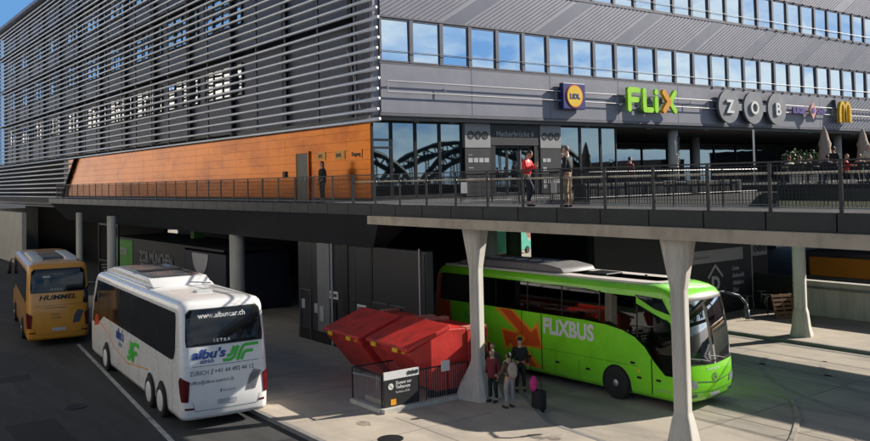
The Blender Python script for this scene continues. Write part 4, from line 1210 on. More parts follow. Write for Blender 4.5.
def flix(loc, rz):
    t = thing('touring_coach', 'bright green coach facing right with white lettering and orange arrows, behind the columns', 'coach', loc, rz, 'touring coaches')
    L = 12.3
    lv = [(.28,.95,.16,.10),(.42,.99,.04,.0),(.8,1.0,.0,.0),(1.3,1.0,.01,.0),(1.6,1.0,.05,.02),(2.0,1.0,.09,.04),(2.5,.995,.15,.08),(3.0,.985,.24,.14),(3.32,.97,.34,.2),(3.48,.95,.48,.26),(3.58,.91,.68,.34),(3.64,.86,.95,.45)]
    c = Coach(L, lv, .16, .07)
    f = c.sy; f2 = c.sy2
    zz = (1.12, 1.95, 3.22)
    holes = [(f(1.9), f(L-.9), 2.42, 3.30), (f2(L-.9), f2(1.9), 2.42, 3.30), (-.1, c.a+c.q*.6, 1.72, 3.22), (c.P-c.a-c.q*.6, c.P+.1, 1.72, 3.22), (f(.45), f(1.2), 1.6, 2.7)]
    c.hull('flixgreen', t, holes=holes)
    G = 'flixglass'
    # side glazing: lower edge sweeps down at the front door
    low = [(f(L-.75),2.34),(f(4.0),2.34),(f(3.0),2.29),(f(2.4),2.20),(f(1.9),2.04),(f(1.5),1.78),(f(1.15),1.38),(f(.75),1.02),(f(.35),1.02)]
    up = [(f(.35),2.62),(f(1.0),2.82),(f(1.8),3.08),(f(2.8),3.28),(f(4.0),3.38),(f(L-.75),3.38)]
    c.patch('side_window', low+up, G, t, .007, .3)
    c.patch('side_window', [(f2(L-.75),2.16),(f2(.6),2.0),(f2(.6),3.1),(f2(L-.75),3.32)], G, t, .007, .3)
    c.patch('quarter_window', [(f(.30),2.85),(f(1.0),2.98),(f(1.7),3.24),(f(1.9),3.36),(f(.55),3.30)], 'busglass', t, .009, .2)
    for y in (L-2.2, L-3.9, L-5.6, L-7.3, L-9.0, 1.75):
        c.patch('window_post', [(f(y),2.02 if y < 3 else 2.36),(f(y)+.06,2.02 if y < 3 else 2.36),(f(y)+.06,3.0 if y<3 else 3.36),(f(y),3.0 if y<3 else 3.36)], 'black', t, .012, .3)
    c.patch('window_surround', [(f(L-.75),2.34),(f(L-.75),3.38),(f(L-.45),3.38),(f(L-.45),2.34)], 'black', t, .008, .3)
    c.patch('rear_panel', [(f(L-.46),.5),(f(L-.46),3.35),(f(L-.05)+.3,3.35),(f(L-.05)+.3,.5)], 'flixred', t, .006, .1)
    c.patch('rear_panel', [(f(L-1.35),.5),(f(L-1.08),2.32),(f(L-.47),2.32),(f(L-.47),.5)], 'flixred', t, .006, .3)
    c.patch('rear_stripe', stroke([(f(L-1.38),.5),(f(L-1.10),2.32)], .05), 'flixorange', t, .009, .3)
    # windscreen with black surround
    e = c.a+c.q*.86
    c.patch('windscreen', [(-e,1.50),(0,1.42),(e,1.50),(e+.02,2.3),(e-.03,3.24),(-e+.03,3.24),(-e-.02,2.3)], 'windscreen', t, .010, .08)
    for sg in (-1, 1):
        c.patch('screen_surround', stroke([(sg*(e+.01),1.50),(sg*(e+.03),2.3),(sg*(e-.02),3.26)], .07), 'black', t, .014, .08)
    c.patch('screen_header', [(-e-.02,3.22),(e+.02,3.22),(e-.02,3.34),(-e+.02,3.34)], 'black', t, .013, .08)
    c.patch('screen_sill', [(-e-.04,1.42),(0,1.34),(e+.04,1.42),(e+.04,1.52),(0,1.44),(-e-.04,1.52)], 'black', t, .013, .08)
    for k in (-.55, .25):
        bm = bmesh.new(); path(bm, [c.pt(k, 1.43, .06), c.pt(k+.35, 1.52, .05), c.pt(k+.8, 1.60, .04)], .014, 6); link('wiper', bm, 'black', t)
    # front details
    for sg in (-1, 1):
        hl = [(sg*.80,.70),(sg*1.10,.74),(sg*1.36,.90),(sg*1.42,1.12),(sg*1.2,1.06),(sg*.84,.88)]
        c.patch('headlamp', hl, 'lamp_clear', t, .016, .08)
        c.patch('fog_lamp', [(sg*.82,.44),(sg*1.10,.44),(sg*1.10,.52),(sg*.82,.52)], 'smoke', t, .012, .1)
    c.patch('bumper_seam', stroke([(-1.35,.60),(0,.55),(1.35,.60)], .014), 'dark_text', t, .01, .1)
    c.patch('grille_line', stroke([(-.82,.90),(0,.80),(.82,.90)], .025), 'dark_text', t, .01, .1)
    bm = bmesh.new(); ringshape(bm, .085, .11, .012, 24)
    for k in range(3):
        a = PI/2+k*2*PI/3; d_ = V((math.cos(a), math.sin(a))); n = V((-d_.y, d_.x))*.014
        prism(bm, [(n.x,n.y),(d_.x*.09,d_.y*.09),(-n.x,-n.y)], (0,.012), 'z')
    for v in bm.verts: v.co = V((v.co.x, .98+v.co.y, v.co.z))
    c.wrap(bm, .012, False); link('emblem', bm, 'steel', t)
    c.text('lettering', 'Tourismo', .42, 1.16, .17, 'white', t, shear=.3)
    c.patch('number_plate', [(-.27,.38),(.27,.38),(.27,.50),(-.27,.50)], 'plate', t, .014, .2)
    # side details
    T = c.text
    T('lettering', 'FLiXBUS', f(5.98), 1.70, .72, 'white', t, bold=.030, spacing=1.02, xs=.90)
    T('lettering', 'flixbus', f(10.3), 1.75, .36, 'albus_green', t, bold=.01)
    def arrow(pts, m, o): c.patch('arrow', [(f(y), z) for y, z in pts], m, t, o, .3)
    arrow([(8.45,2.33),(7.50,2.33),(6.58,1.74),(6.22,2.05),(5.98,1.10),(7.35,1.06),(7.02,1.36),(8.45,2.26)], 'flixorange', .009)
    arrow([(8.22,2.31),(7.62,2.31),(6.56,1.62),(6.30,1.84),(6.10,1.18),(7.08,1.15),(6.88,1.38)], 'flixred', .012)
    arrow([(8.22,1.62),(6.98,1.56),(7.24,1.34),(6.02,.43),(6.95,.43),(7.66,1.02),(7.95,.78)], 'flixorange', .009)
    arrow([(8.08,1.54),(7.20,1.50),(7.40,1.33),(6.32,.45),(6.82,.45),(7.66,1.13),(7.90,.94)], 'flixred', .012)
    def seam(p, w=.016): c.patch('panel_seam', stroke(p, w), 'matt', t, .012, .3)
    for y in (4.3, 5.4, 6.6, 7.6): seam([(f(y),.42),(f(y),1.0)], .010)
    seam([(f(6.05),.40),(f(6.05),2.33)], .035); seam([(f(7.05),.40),(f(7.05),2.33)], .025); seam([(f(1.25),.38),(f(1.25),1.45)], .035)
    seam([(f(7.7),1.15),(f(1.8),1.15)], .008)
    for y, z in ((1.0,.80),(1.75,.78),(2.0,1.2),(3.9,.72),(5.3,.74),(6.7,.74)):
        c.patch('flap_handle', [(f(y)-.09,z),(f(y)+.09,z),(f(y)+.09,z+.07),(f(y)-.09,z+.07)], 'matt', t, .013, .3)
    c.patch('warning_sticker', [(f(1.75)-.05,.98),(f(1.75)+.05,.98),(f(1.75)+.05,1.08),(f(1.75)-.05,1.08)], 'yellow', t, .013, .3)
    T('lettering', 'www.flixbus.de', f(1.1), .52, .12, 'cl_cream', t)
    for y in (2.68, 9.2):
        arch(c, t, y, 'flixgreen', .60); wheel(t, -1.19, y, .51, side=-1); wheel(t, 1.15, y, .51, side=1)
    link('underbody', B((-1.1,.5,.2,1.1,L-.6,.5)), 'matt', t)
    # cream roof sheet over the green cant rail
    bm = bmesh.new()
    pts = []
    for i in range(13): a = PI/2*i/12; pts.append((-.98+ .25-.25*math.cos(a) , 1.75-.30*math.sin(a)))
    out = [(-1.06,L-.6),(-1.06,2.1),(-1.0,1.55),(-.8,1.2),(-.4,1.0),(0,.94),(.4,1.0),(.8,1.2),(1.0,1.55),(1.06,2.1),(1.06,L-.6)]
    prism(bm, out, (3.64,3.725), 'z'); bevel(bm, .03, 2); link('roof_sheet', bm, 'flixroof', t, False)
    # roof unit
    bm = bmesh.new(); prism(bm, [(5.3,3.72),(5.45,3.90),(6.2,4.0),(10.3,4.0),(11.0,3.85),(11.2,3.72)], (-.88,.88), 'x'); bevel(bm, .10, 3); u = link('roof_unit', bm, 'ac', t, True)
    bm = bmesh.new()
    for i in range(5): lathe(bm, [(.26,4.0),(.26,4.02),(.2,4.025)], 18, (0, 6.8+i*.75, 0))
    link('fan', bm, 'acwhite', u)
    bm = bmesh.new(); prism(bm, [(-.45,3.7),(.45,3.7),(.45,4.7),(-.45,4.7)], (3.727,3.80), 'z'); link('roof_hatch', bevel(bm,.03,1), 'black', t)
    bm = bmesh.new(); lathe(bm, [(.05,3.726),(.05,3.78),(.01,3.80)], 10, (.3,2.6,0)); link('antenna', bm, 'dark_text', t)
    # mirrors
    for sg in (-1, 1):
        bm = bmesh.new(); path(bm, [(sg*.95,.75,3.30),(sg*1.25,.25,3.33),(sg*1.62,-.05,3.20),(sg*1.86,-.15,2.92),(sg*1.90,-.15,2.72)], .035, 8, [.03,.04,.045,.05,.05])
        tube(bm, (sg*1.90,-.15,2.74), (sg*1.90,-.15,2.45), .075, 10)
        link('mirror', bm, 'dark_text' , t, True)
    # interior
    link('floor', B((-1.15,1.2,.95,1.15,L-.5,1.05)), 'seat', t)
    seatbm = bmesh.new()
    se = None
    for i in range(12):
        y = 2.6+i*.78
        for xx in (-.88, .88):
            bm = B((xx-.22,y,1.3,xx+.22,y+.45,1.48)); vs = box(bm, xx-.22, y+.38, 1.35, xx+.22, y+.52, 2.12); bevel(bm, .04, 1)
            s_ = link('seat', bm, 'seat', t)
            bm = B((xx-.19,y+.355,2.02,xx+.19,y+.54,2.26)); bevel(bm, .03, 1); link('headrest', bm, 'antim', s_)
    bm = B((-1.1,.5,1.05,1.1,1.0,1.62)); link('dashboard', bevel(bm,.05,2), 'dash', t)
    link('crate', B((-1.0,.6,1.625,-.45,.95,1.84)), 'teal', t)
    bm = bmesh.new()
    for i in range(20):
        a, b = 2*PI*i/20, 2*PI*(i+1)/20
        tube(bm, (.62+.23*math.cos(a), 1.22+.10*math.sin(a), 1.62+.2*math.sin(a)), (.62+.23*math.cos(b), 1.22+.10*math.sin(b), 1.62+.2*math.sin(b)), .018, 6, cap=False)
    tube(bm, (.62,1.22,1.62), (.62,1.0,1.3), .03, 6); link('steering_wheel', bm, 'black', t)
    return t
FL = flix((23.10, 16.75, 0), R(2.0)); FL.scale = (1.02, 1, 1.035)

#SECTION_PEOPLE
# ---------------------------------------------------------------- people
def skin(nodes, edges, root, m, name, parent, sub=1):
    """skin-modifier surface over a joint graph; nodes: {k: (pos, r)}"""
    ks = list(nodes)
    me = bpy.data.meshes.new('g'); me.from_pydata([nodes[k][0] for k in ks], [(ks.index(a), ks.index(b)) for a, b in edges], [])
    ob = bpy.data.objects.new('g', me); C.objects.link(ob)
    md = ob.modifiers.new('s', 'SKIN'); md.branch_smoothing = .4
    for i, k in enumerate(ks):
        r = nodes[k][1]
        me.skin_vertices[0].data[i].radius = r if isinstance(r, tuple) else (r, r)
        me.skin_vertices[0].data[i].use_root = (k == root)
    s2 = ob.modifiers.new('u', 'SUBSURF'); s2.levels = sub
    dg = bpy.context.evaluated_depsgraph_get(); dg.update()
    out = bpy.data.meshes.new_from_object(ob.evaluated_get(dg))
    bpy.data.objects.remove(ob)
    bm = bmesh.new(); bm.from_mesh(out); bpy.data.meshes.remove(out)
    return bm

def ell(bm, c, rx, ry, rz, n=14, k=9):
    mt = Matrix.Translation(c) @ Matrix.Diagonal((rx, ry, rz, 1))
    bmesh.ops.create_uvsphere(bm, u_segments=n, v_segments=k, radius=1, matrix=mt)

def person(label, loc, rz, J, top='cl_black', legs='cl_black', hair='hair_dark', coat=False, hat=None, longhair=False, h=1.75, group=None, sleeves=True):
    """figure facing -Y in its own space; J overrides joints (metres for a 1.75 m figure)"""
    t = thing('person', label, 'person', loc, rz, group)
    D = dict(pel=(0,0,.96), wst=(0,0,1.10), che=(0,-.01,1.30), nk=(0,.0,1.47), hd=(0,-.02,1.635),
             hL=(.10,0,.92), kL=(.11,-.02,.50), aL=(.12,.02,.09), tL=(.13,-.15,.04),
             hR=(-.10,0,.92), kR=(-.11,-.02,.50), aR=(-.12,.02,.09), tR=(-.13,-.15,.04),
             sL=(.185,.0,1.41), eL=(.24,.03,1.13), wL=(.25,-.06,.88), fL=(.25,-.09,.80),
             sR=(-.185,.0,1.41), eR=(-.24,.03,1.13), wR=(-.25,-.06,.88), fR=(-.25,-.09,.80))
    D.update({k: v for k, v in J.items() if k != 'look'})
    D = {k: V(v) for k, v in D.items()}
    # body in skin colour: one surface
    rad = dict(pel=.125, wst=.115, che=.13, nk=.055, hd=.075, hL=.088, kL=.055, aL=.038, tL=.032, hR=.088, kR=.055, aR=.038, tR=.032,
               sL=.055, eL=.038, wL=.026, fL=.03, sR=.055, eR=.038, wR=.026, fR=.03)
    E_ = [('pel','wst'),('wst','che'),('che','nk'),('nk','hd'),('pel','hL'),('hL','kL'),('kL','aL'),('aL','tL'),('pel','hR'),('hR','kR'),('kR','aR'),('aR','tR'),
          ('che','sL'),('sL','eL'),('eL','wL'),('wL','fL'),('che','sR'),('sR','eR'),('eR','wR'),('wR','fR')]
    bm = skin({k: (D[k], rad[k]) for k in D}, E_, 'pel', None, None, None)
    hd = D['hd']
    up = (hd-D['nk']).normalized()
    look = J.get('look', None)
    fw = V(look) if look else V((0,-1,0)); fw = V(fw).normalized()
    rt = fw.cross(V((0,0,1))).normalized(); u2 = rt.cross(fw).normalized()
    hb = bmesh.new(); ell(hb, (0,0,0), .077, .098, .118, 18, 13)
    for v in hb.verts:      # face: flatter front, chin, brow
        if v.co.y > 0 and v.co.z < -.03: v.co.x *= 1-.35*min(1, (-v.co.z-.03)/.09)
        if v.co.z < -.05 and v.co.y < 0: v.co.y *= .7
    ell(hb, (0,.098,-.015), .014, .022, .024, 8, 6)                       # nose
    for sg in (-1, 1): ell(hb, (sg*.078,-.005,-.01), .010, .022, .034, 8, 6)   # ears
    ell(hb, (0,.088,-.062), .024, .008, .008, 8, 5)                        # lips
    mt = Matrix((( rt.x, fw.x, u2.x, hd.x), (rt.y, fw.y, u2.y, hd.y), (rt.z, fw.z, u2.z, hd.z), (0,0,0,1)))
    for v in hb.verts: v.co = mt @ v.co
    tmp = bpy.data.meshes.new('h'); hb.to_mesh(tmp); hb.free(); bm.from_mesh(tmp); bpy.data.meshes.remove(tmp)
    for sd in 'LR':         # fingers: four unequal, bent, plus a thumb from the side of the palm
        w, f_ = D['w'+sd], D['f'+sd]; d = (f_-w); d = d.normalized() if d.length > 1e-4 else V((0,0,-1))
        side = d.cross(V((1,0,0)) if abs(d.x) < .8 else V((0,1,0))).normalized(); nrm = d.cross(side)
        for k, ln in enumerate((.066, .076, .072, .056)):
            o = f_+side*(.028-.018*k)+d*.02
            p1 = o+d*ln*.5+nrm*.006; p2 = p1+d*ln*.38+nrm*.022
            path(bm, [o, p1, p2], .008, 6, [.0095, .0085, .007])
        o = w+side*.03+d*.02; p1 = o+side*.022+d*.03; path(bm, [o, p1, p1+d*.028+nrm*.01], .009, 6, [.0115, .010, .008])
    link('body', bm, 'skin', t, True)
    eb = bmesh.new()
    for sg in (-1, 1): ell(eb, mt @ V((sg*.03,.087,.012)), .009, .009, .007, 8, 5)
    link('eyes', eb, 'hair_dark', t, True)
    # hair
    hb = bmesh.new(); ell(hb, (0,-.012,.022), .084, .098, .108, 18, 12)
    dele = [v for v in hb.verts if (v.co.z < .035 and v.co.y > -.0) or v.co.z < -.055]
    bmesh.ops.delete(hb, geom=dele, context='VERTS')
    if longhair:
        ell(hb, (0,-.055,-.09), .085, .05, .16, 14, 9)
    for v in hb.verts:
        n = noise.noise(v.co*30)*.006; v.co = mt @ (v.co*(1+n))
    link('hair', hb, hair, t, True)
    if hat:
        hb = bmesh.new(); ell(hb, (0,-.005,.05), .09, .105, .085, 16, 10); 
        for v in hb.verts:
            v.co.z = max(v.co.z, .03); v.co = mt @ v.co
        link('cap', hb, hat, t, True)
    # trousers
    lr = dict(pel=.135, hL=.105, kL=.075, hR=.105, kR=.075)
    aL = D['kL'].lerp(D['aL'], .93); aR = D['kR'].lerp(D['aR'], .93)
    nd = {k: (D[k], lr[k]) for k in lr}; nd['wst'] = (D['pel'].lerp(D['wst'], .6), .125); nd['xL'] = (aL, .062); nd['xR'] = (aR, .062)
    bm = skin(nd, [('pel','wst'),('pel','hL'),('hL','kL'),('kL','xL'),('pel','hR'),('hR','kR'),('kR','xR')], 'pel', None, None, None)
    for v in bm.verts: v.co += V((noise.noise(v.co*9+V((3,0,0))), noise.noise(v.co*9+V((0,7,0))), 0))*.012
    link('trousers', bm, legs, t, True)
    # jacket with sleeves
    q = .02 if coat else .0
    nd = {'che': (D['che'], (.215, .165)), 'wst': (D['wst'], (.195+q, .165+q)), 'col': (D['che'].lerp(D['nk'], .72), .085)}
    lowp = D['pel'].lerp(D['hL'].lerp(D['hR'], .5), .6)
    nd['hem'] = (lowp, (.19+q, .16+q)); ed = [('che','wst'),('wst','hem'),('che','col')]
    if coat: nd['skirt'] = (D['kL'].lerp(D['kR'], .5).lerp(lowp, .55), (.22, .19)); ed.append(('hem','skirt'))
    for sd in 'LR':
        nd['s'+sd] = (D['s'+sd], .082); nd['e'+sd] = (D['e'+sd], .064); nd['c'+sd] = (D['e'+sd].lerp(D['w'+sd], .93), .048)
        ed += [('che','s'+sd),('s'+sd,'e'+sd),('e'+sd,'c'+sd)]
    bm = skin(nd, ed, 'che', None, None, None)
    for v in bm.verts: v.co += V((noise.noise(v.co*8), noise.noise(v.co*8+V((0,5,0))), noise.noise(v.co*8+V((0,0,9)))))*.014
    link('jacket', bm, top, t, True)
    # shoes
    bm = bmesh.new()
    for sd in 'LR':
        a, to = D['a'+sd], D['t'+sd]; m_ = a.lerp(to, .55); d = (to-a); ang = math.atan2(d.y, d.x)
        tb_ = bmesh.new(); ell(tb_, (0,0,0), .145, .052, .05, 12, 8)
        for v in tb_.verts:
            if v.co.z < -.03: v.co.z = -.04
            if v.co.x < -.03: v.co.z *= 1.25 if v.co.z > 0 else 1
            v.co = Matrix.Translation((m_.x, m_.y, min(a.z, to.z)+.0)) @ Matrix.Rotation(ang, 4, 'Z') @ v.co
        tmp = bpy.data.meshes.new('h'); tb_.to_mesh(tmp); tb_.free(); bm.from_mesh(tmp); bpy.data.meshes.remove(tmp)
    link('shoes', bm, 'shoe', t, True)
    t.scale = (h/1.75,)*3
    return t

# two men at the bridge railing
person('man in bright red jacket leaning at the bridge railing, looking down at a phone', (18.15, 19.6, DK), R(22), dict(
    hd=(.0,-.10,1.60), look=(0,-.9,-.5), che=(0,-.03,1.30), eR=(-.26,-.10,1.16), wR=(-.08,-.28,1.24), fR=(-.05,-.33,1.28), eL=(.26,-.08,1.16), wL=(.08,-.27,1.2), fL=(.05,-.33,1.24),
    kR=(-.05,-.20,.56), aR=(.08,.02,.13), tR=(.10,-.10,.06)), 'cl_red', 'cl_navy', 'hair_dark', group='men talking at the railing')
person('man in black jacket and khaki trousers at the bridge railing, hand to his face', (18.25, 17.95, DK), R(200), dict(
    hd=(.0,-.05,1.64), look=(0,-1,-.15), eR=(-.25,-.16,1.20), wR=(-.10,-.22,1.45), fR=(-.06,-.19,1.53), eL=(.25,.02,1.14), wL=(.20,-.14,.95), fL=(.17,-.18,.93)),
    'cl_black', 'cl_khaki', 'hair_grey', group='men talking at the railing', h=1.8)
person('woman in long dark coat standing by the orange wall on the walkway', (19.6, 35.0, DK), R(-95), dict(eL=(.24,.05,1.13), wL=(.20,-.1,.95), fL=(.17,-.14,.92)),
       'cl_black', 'cl_black', 'hair_dark', coat=True, longhair=True, h=1.84)
# travellers by the green coach
TG = 'travellers waiting beside the green coach'
pa = person('traveller in brown jacket and pale grey trousers with a beige backpack', (18.05, 20.55, .11), R(172), dict(eL=(.26,-.04,1.14), wL=(.30,-.24,1.02), fL=(.31,-.30,1.0), tL=(.15,-.15,.04)),
       'cl_brown', 'cl_grey', 'hair_dark', group=TG, h=1.72)
person('traveller in maroon coat standing just left of the beige backpack', (18.15, 21.45, .11), R(-75), dict(hd=(0,-.04,1.62), look=(.2,-1,-.2)), 'cl_maroon', 'cl_black', 'hair_brown', coat=True, group=TG, h=1.70)
person('traveller in olive patterned coat half hidden behind the column foot', (18.75, 22.15, .11), R(-60), dict(), 'cl_olive', 'cl_navy', 'hair_brown', coat=True, group=TG, h=1.72)
person('traveller dressed in black with a dark cap, standing closest to the green coach', (19.75, 21.9, .11), R(-35), dict(), 'cl_black', 'cl_black', 'hair_dark', group=TG, h=1.80, hat='cl_black')
bp = thing('backpack', 'beige backpack worn by the traveller in grey trousers', 'backpack', (18.05, 20.55, .11), R(165))
bm = bmesh.new(); ell(bm, (0,.25,1.22), .16, .11, .25, 16, 12); link('bag', bm, 'bag_beige', bp, True)
bm = bmesh.new(); ell(bm, (0,.34,1.12), .12, .06, .13, 12, 8); link('pocket', bm, 'bag_beige', bp, True)
for sg in (-1, 1):
    bm = bmesh.new(); path(bm, [(sg*.10,.20,1.42),(sg*.12,.03,1.50),(sg*.13,-.14,1.38),(sg*.15,-.12,1.12),(sg*.14,.14,1.05)], .022, 6); link('strap', bm, 'bag_beige', bp, True)
pk = thing('backpack', 'small pink rucksack resting on the black wheeled suitcase', 'backpack', (18.62, 20.05, .62))
bm = bmesh.new(); ell(bm, (0,0,.24), .15, .11, .25, 16, 12); link('bag', bm, 'bag_pink', pk, True)
bm = bmesh.new(); ell(bm, (-.04,-.08,.15), .10, .06, .11, 12, 8); link('pocket', bm, 'bag_pink', pk, True)
su = thing('suitcase', 'black wheeled suitcase standing right of the travellers', 'suitcase', (18.75, 19.95, .0))
bm = B((-.16,-.22,.07,.14,.22,.66)); link('shell', bevel(bm, .06, 3), 'cl_black', su, True)
bm = bmesh.new(); path(bm, [(.0,-.16,.62),(-.10,-.16,1.02),(-.10,.16,1.02),(.0,.16,.62)], .012, 6); link('pull_handle', bm, 'black', su)
for yy in (-.17, .17):
    bm = bmesh.new(); lathe(bm, [(.045,-.02),(.045,.02)], 12, (0,yy,.045), axis='y'); link('wheel', bm, 'tyre', su)
# driver
dr = person('coach driver in dark jacket seated behind the windscreen of the green coach', (23.62, 18.3, .72), R(2), dict(
    pel=(0,.12,.62), wst=(0,.14,.75), che=(0,.12,.98), nk=(0,.1,1.15), hd=(0,.06,1.32), hL=(.1,.1,.6), hR=(-.1,.1,.6), kL=(.14,-.36,.62), kR=(-.14,-.36,.62), aL=(.14,-.42,.2), aR=(-.14,-.42,.2), tL=(.14,-.56,.15), tR=(-.14,-.56,.15),
    sL=(.19,.1,1.08), sR=(-.19,.1,1.08), eL=(.27,-.08,.88), eR=(-.27,-.08,.88), wL=(.18,-.30,.92), wR=(-.18,-.30,.92), fL=(.14,-.36,.95), fR=(-.14,-.36,.95)), 'cl_black', 'cl_navy', 'hair_dark')

TZ = DK+.32
tag(link('terrace_platform', B((36.6,10,DK+.003,40.9,22.39,TZ),(36.6,22.4,DK+.003,62,29.5,TZ)), 'stone'), 'low dark platform carrying the terrace tables', 'platform')
# ---- terrace guests, tables, chairs, parasols, planter
def seated(label, x, y, rz, top, hair, hat=None):
    return person(label, (x, y, TZ), rz, dict(
        pel=(0,.05,.50), wst=(0,.06,.64), che=(0,.04,.88), nk=(0,.03,1.05), hd=(0,.0,1.22), hL=(.1,.03,.48), hR=(-.1,.03,.48), kL=(.13,-.42,.52), kR=(-.13,-.42,.52),
        aL=(.13,-.46,.09), aR=(-.13,-.46,.09), tL=(.13,-.62,.04), tR=(-.13,-.62,.04), sL=(.19,.03,.98), sR=(-.19,.03,.98), eL=(.27,-.1,.78), eR=(-.27,-.1,.78),
        wL=(.14,-.32,.80), wR=(-.14,-.32,.80), fL=(.08,-.38,.80), fR=(-.08,-.38,.80)), top, 'cl_navy', hair, hat=hat, group='guests seated on the terrace')
GX = 44.0
def ty(u_y, x): return u_y*x/35.5
seats_ = [(21.26,'guest with auburn hair in a cream jacket at the left end of the terrace','cl_cream','hair_auburn',2.8),
          (20.28,'guest in black jacket beside the planter on the terrace','cl_black','hair_dark',.6),
          (19.5,'guest in black jacket left of the nearer closed parasol','cl_black','hair_dark',2.6),
          (18.65,'guest in red jacket right of the nearer closed parasol','cl_red','hair_brown',.4),
          (17.35,'guest in white shirt under the right hand closed parasol','cl_white','hair_brown',2.9),
          (16.7,'guest in navy jacket at the right end of the terrace','cl_navy','hair_grey',.3)]
def chair(label, x, y, rz):
    t = thing('terrace_chair', label, 'chair', (x, y, TZ), rz, 'terrace chairs')
    link('seat', B((-.22,-.2,.43,.22,.24,.47)), 'black', t)
    bm = B((-.22,.24,.5,.22,.27,.86)); link('backrest', bm, 'black', t)
    for a in (-.2, .2):
        for b in (-.18, .25):
            bm = bmesh.new(); tube(bm, (a,b,0), (a,b,.43 if b < 0 else .84), .012, 6); link('leg', bm, 'steel', t)
for yy, lb, tp, hr, rz in seats_:
    x = 38.6; y = ty(yy, x)
    seated(lb, x, y, rz, tp, hr)
    chair('chair under the ' + lb.split(' on the')[0].split(' at the')[0][:60], x, y, rz)
for i, yy in enumerate((20.8, 18.95, 17.0)):
    x = 38.9; y = ty(yy, x)
    t = thing('terrace_table', ('round steel table beside the cream jacket', 'round steel table beside the nearer parasol', 'round steel table at the right end of the terrace')[i], 'table', (x, y, TZ), 0, 'terrace tables')
    bm = bmesh.new(); lathe(bm, [(.38,.72),(.38,.745)], 24); link('table_top', bm, 'steel', t)
    bm = bmesh.new(); lathe(bm, [(.22,0),(.22,.02),(.03,.04),(.03,.72)], 14); link('pedestal', bm, 'steel', t)
def parasol(label, x, y):
    t = thing('parasol', label, 'parasol', (x, y, TZ-.1), 0, 'closed parasols on the terrace')
    bm = bmesh.new(); lathe(bm, [(.35,0),(.35,.08),(.04,.12),(.03,1.0),(.03,2.95)], 16); link('pole', bm, 'steel', t)
    bm = bmesh.new()
    prof = [(.20,1.0),(.30,1.15),(.27,1.5),(.23,1.9),(.27,2.1),(.20,2.3),(.14,2.65),(.05,2.95),(.015,3.02)]
    n = 24; rings = []
    for r_, z in prof: rings.append([bm.verts.new((math.cos(2*PI*i/n)*r_*(1+.22*(-1)**i*(1 if r_ > .1 else 0)), math.sin(2*PI*i/n)*r_*(1+.22*(-1)**i), z)) for i in range(n)])
    for a, b in zip(rings, rings[1:]):
        for i in range(n): j = (i+1) % n; bm.faces.new((a[i], a[j], b[j], b[i]))
    bm.faces.new(rings[0][::-1]); bm.faces.new(rings[-1]); link('canopy', bm, 'parasol', t, True)
for yy, lb, tp, hr in ((20.75, 'guest in olive jacket seated between the cream jacket and the planter', 'cl_olive', 'hair_brown'), (18.1, 'guest in beige jacket seated between the red jacket and the white shirt', 'cl_khaki', 'hair_grey')):
    seated(lb, 39.6, ty(yy, 39.6), 1.6, tp, hr); chair('chair under the ' + lb.split(' seated')[0], 39.6, ty(yy, 39.6), 1.6)
person('guest in black standing behind the terrace tables near the nearer parasol', (40.3, ty(19.2, 40.3), TZ), R(100), dict(), 'cl_black', 'cl_navy', 'hair_dark', group='guests standing on the terrace')
person('guest in pale jacket standing behind the tables at the right end of the terrace', (40.4, ty(17.7, 40.4), TZ), R(-60), dict(), 'cl_cream', 'cl_navy', 'hair_brown', group='guests standing on the terrace')
person('passer-by in maroon coat walking along the plaza left of the lettered column', (31.0, 26.5, DK), R(80), dict(kL=(.11,-.18,.52), aR=(-.12,.16,.13), tR=(-.13,.02,.06)), 'cl_maroon', 'cl_black', 'hair_dark', coat=True)
parasol('closed beige parasol left of the golden letter sign, nearer one', 43.5, 24.0)
parasol('closed beige parasol at the right edge of the terrace', 47.5, 24.0)
# planter with shrubs
def foliage(bm, c, r, n, s, sq=1):
    for _ in range(n):
        d = V((random.gauss(0,1), random.gauss(0,1), random.gauss(0,1))).normalized()*r*random.random()**.45
        p = V(c)+V((d.x, d.y, d.z*sq)); a = V((random.uniform(-1,1), random.uniform(-1,1), random.uniform(-1,1))).normalized(); b = a.cross(V((random.uniform(-1,1), random.uniform(-1,1), random.uniform(-1,1)))).normalized()
        k = s*random.uniform(.6, 1.3)
        bm.faces.new([bm.verts.new(p+a*k*u+b*k*.5*w_) for u, w_ in ((-1,0),(0,-1),(1,0),(0,1))])
pt_ = thing('planter', 'dark planter box with loose green shrubs behind the terrace guests', 'planter', (45.3, 26.2, TZ))
link('box', B((-1.9,-.3,0,1.9,.3,.6)), 'anth', pt_)
for k, (xx, rr) in enumerate(((-1.5,.5),(-.7,.6),(.2,.5),(1.0,.62),(1.6,.45))):
    bm = bmesh.new(); foliage(bm, (xx, 0, 1.0+rr*.5), rr, 260, .075); link('shrub', bm, 'leaf' if k % 2 else 'leaf2', pt_)
    bm = bmesh.new(); tube(bm, (xx,0,.6), (xx,0,1.2), .02, 5); link('stem', bm, 'wood', pt_)

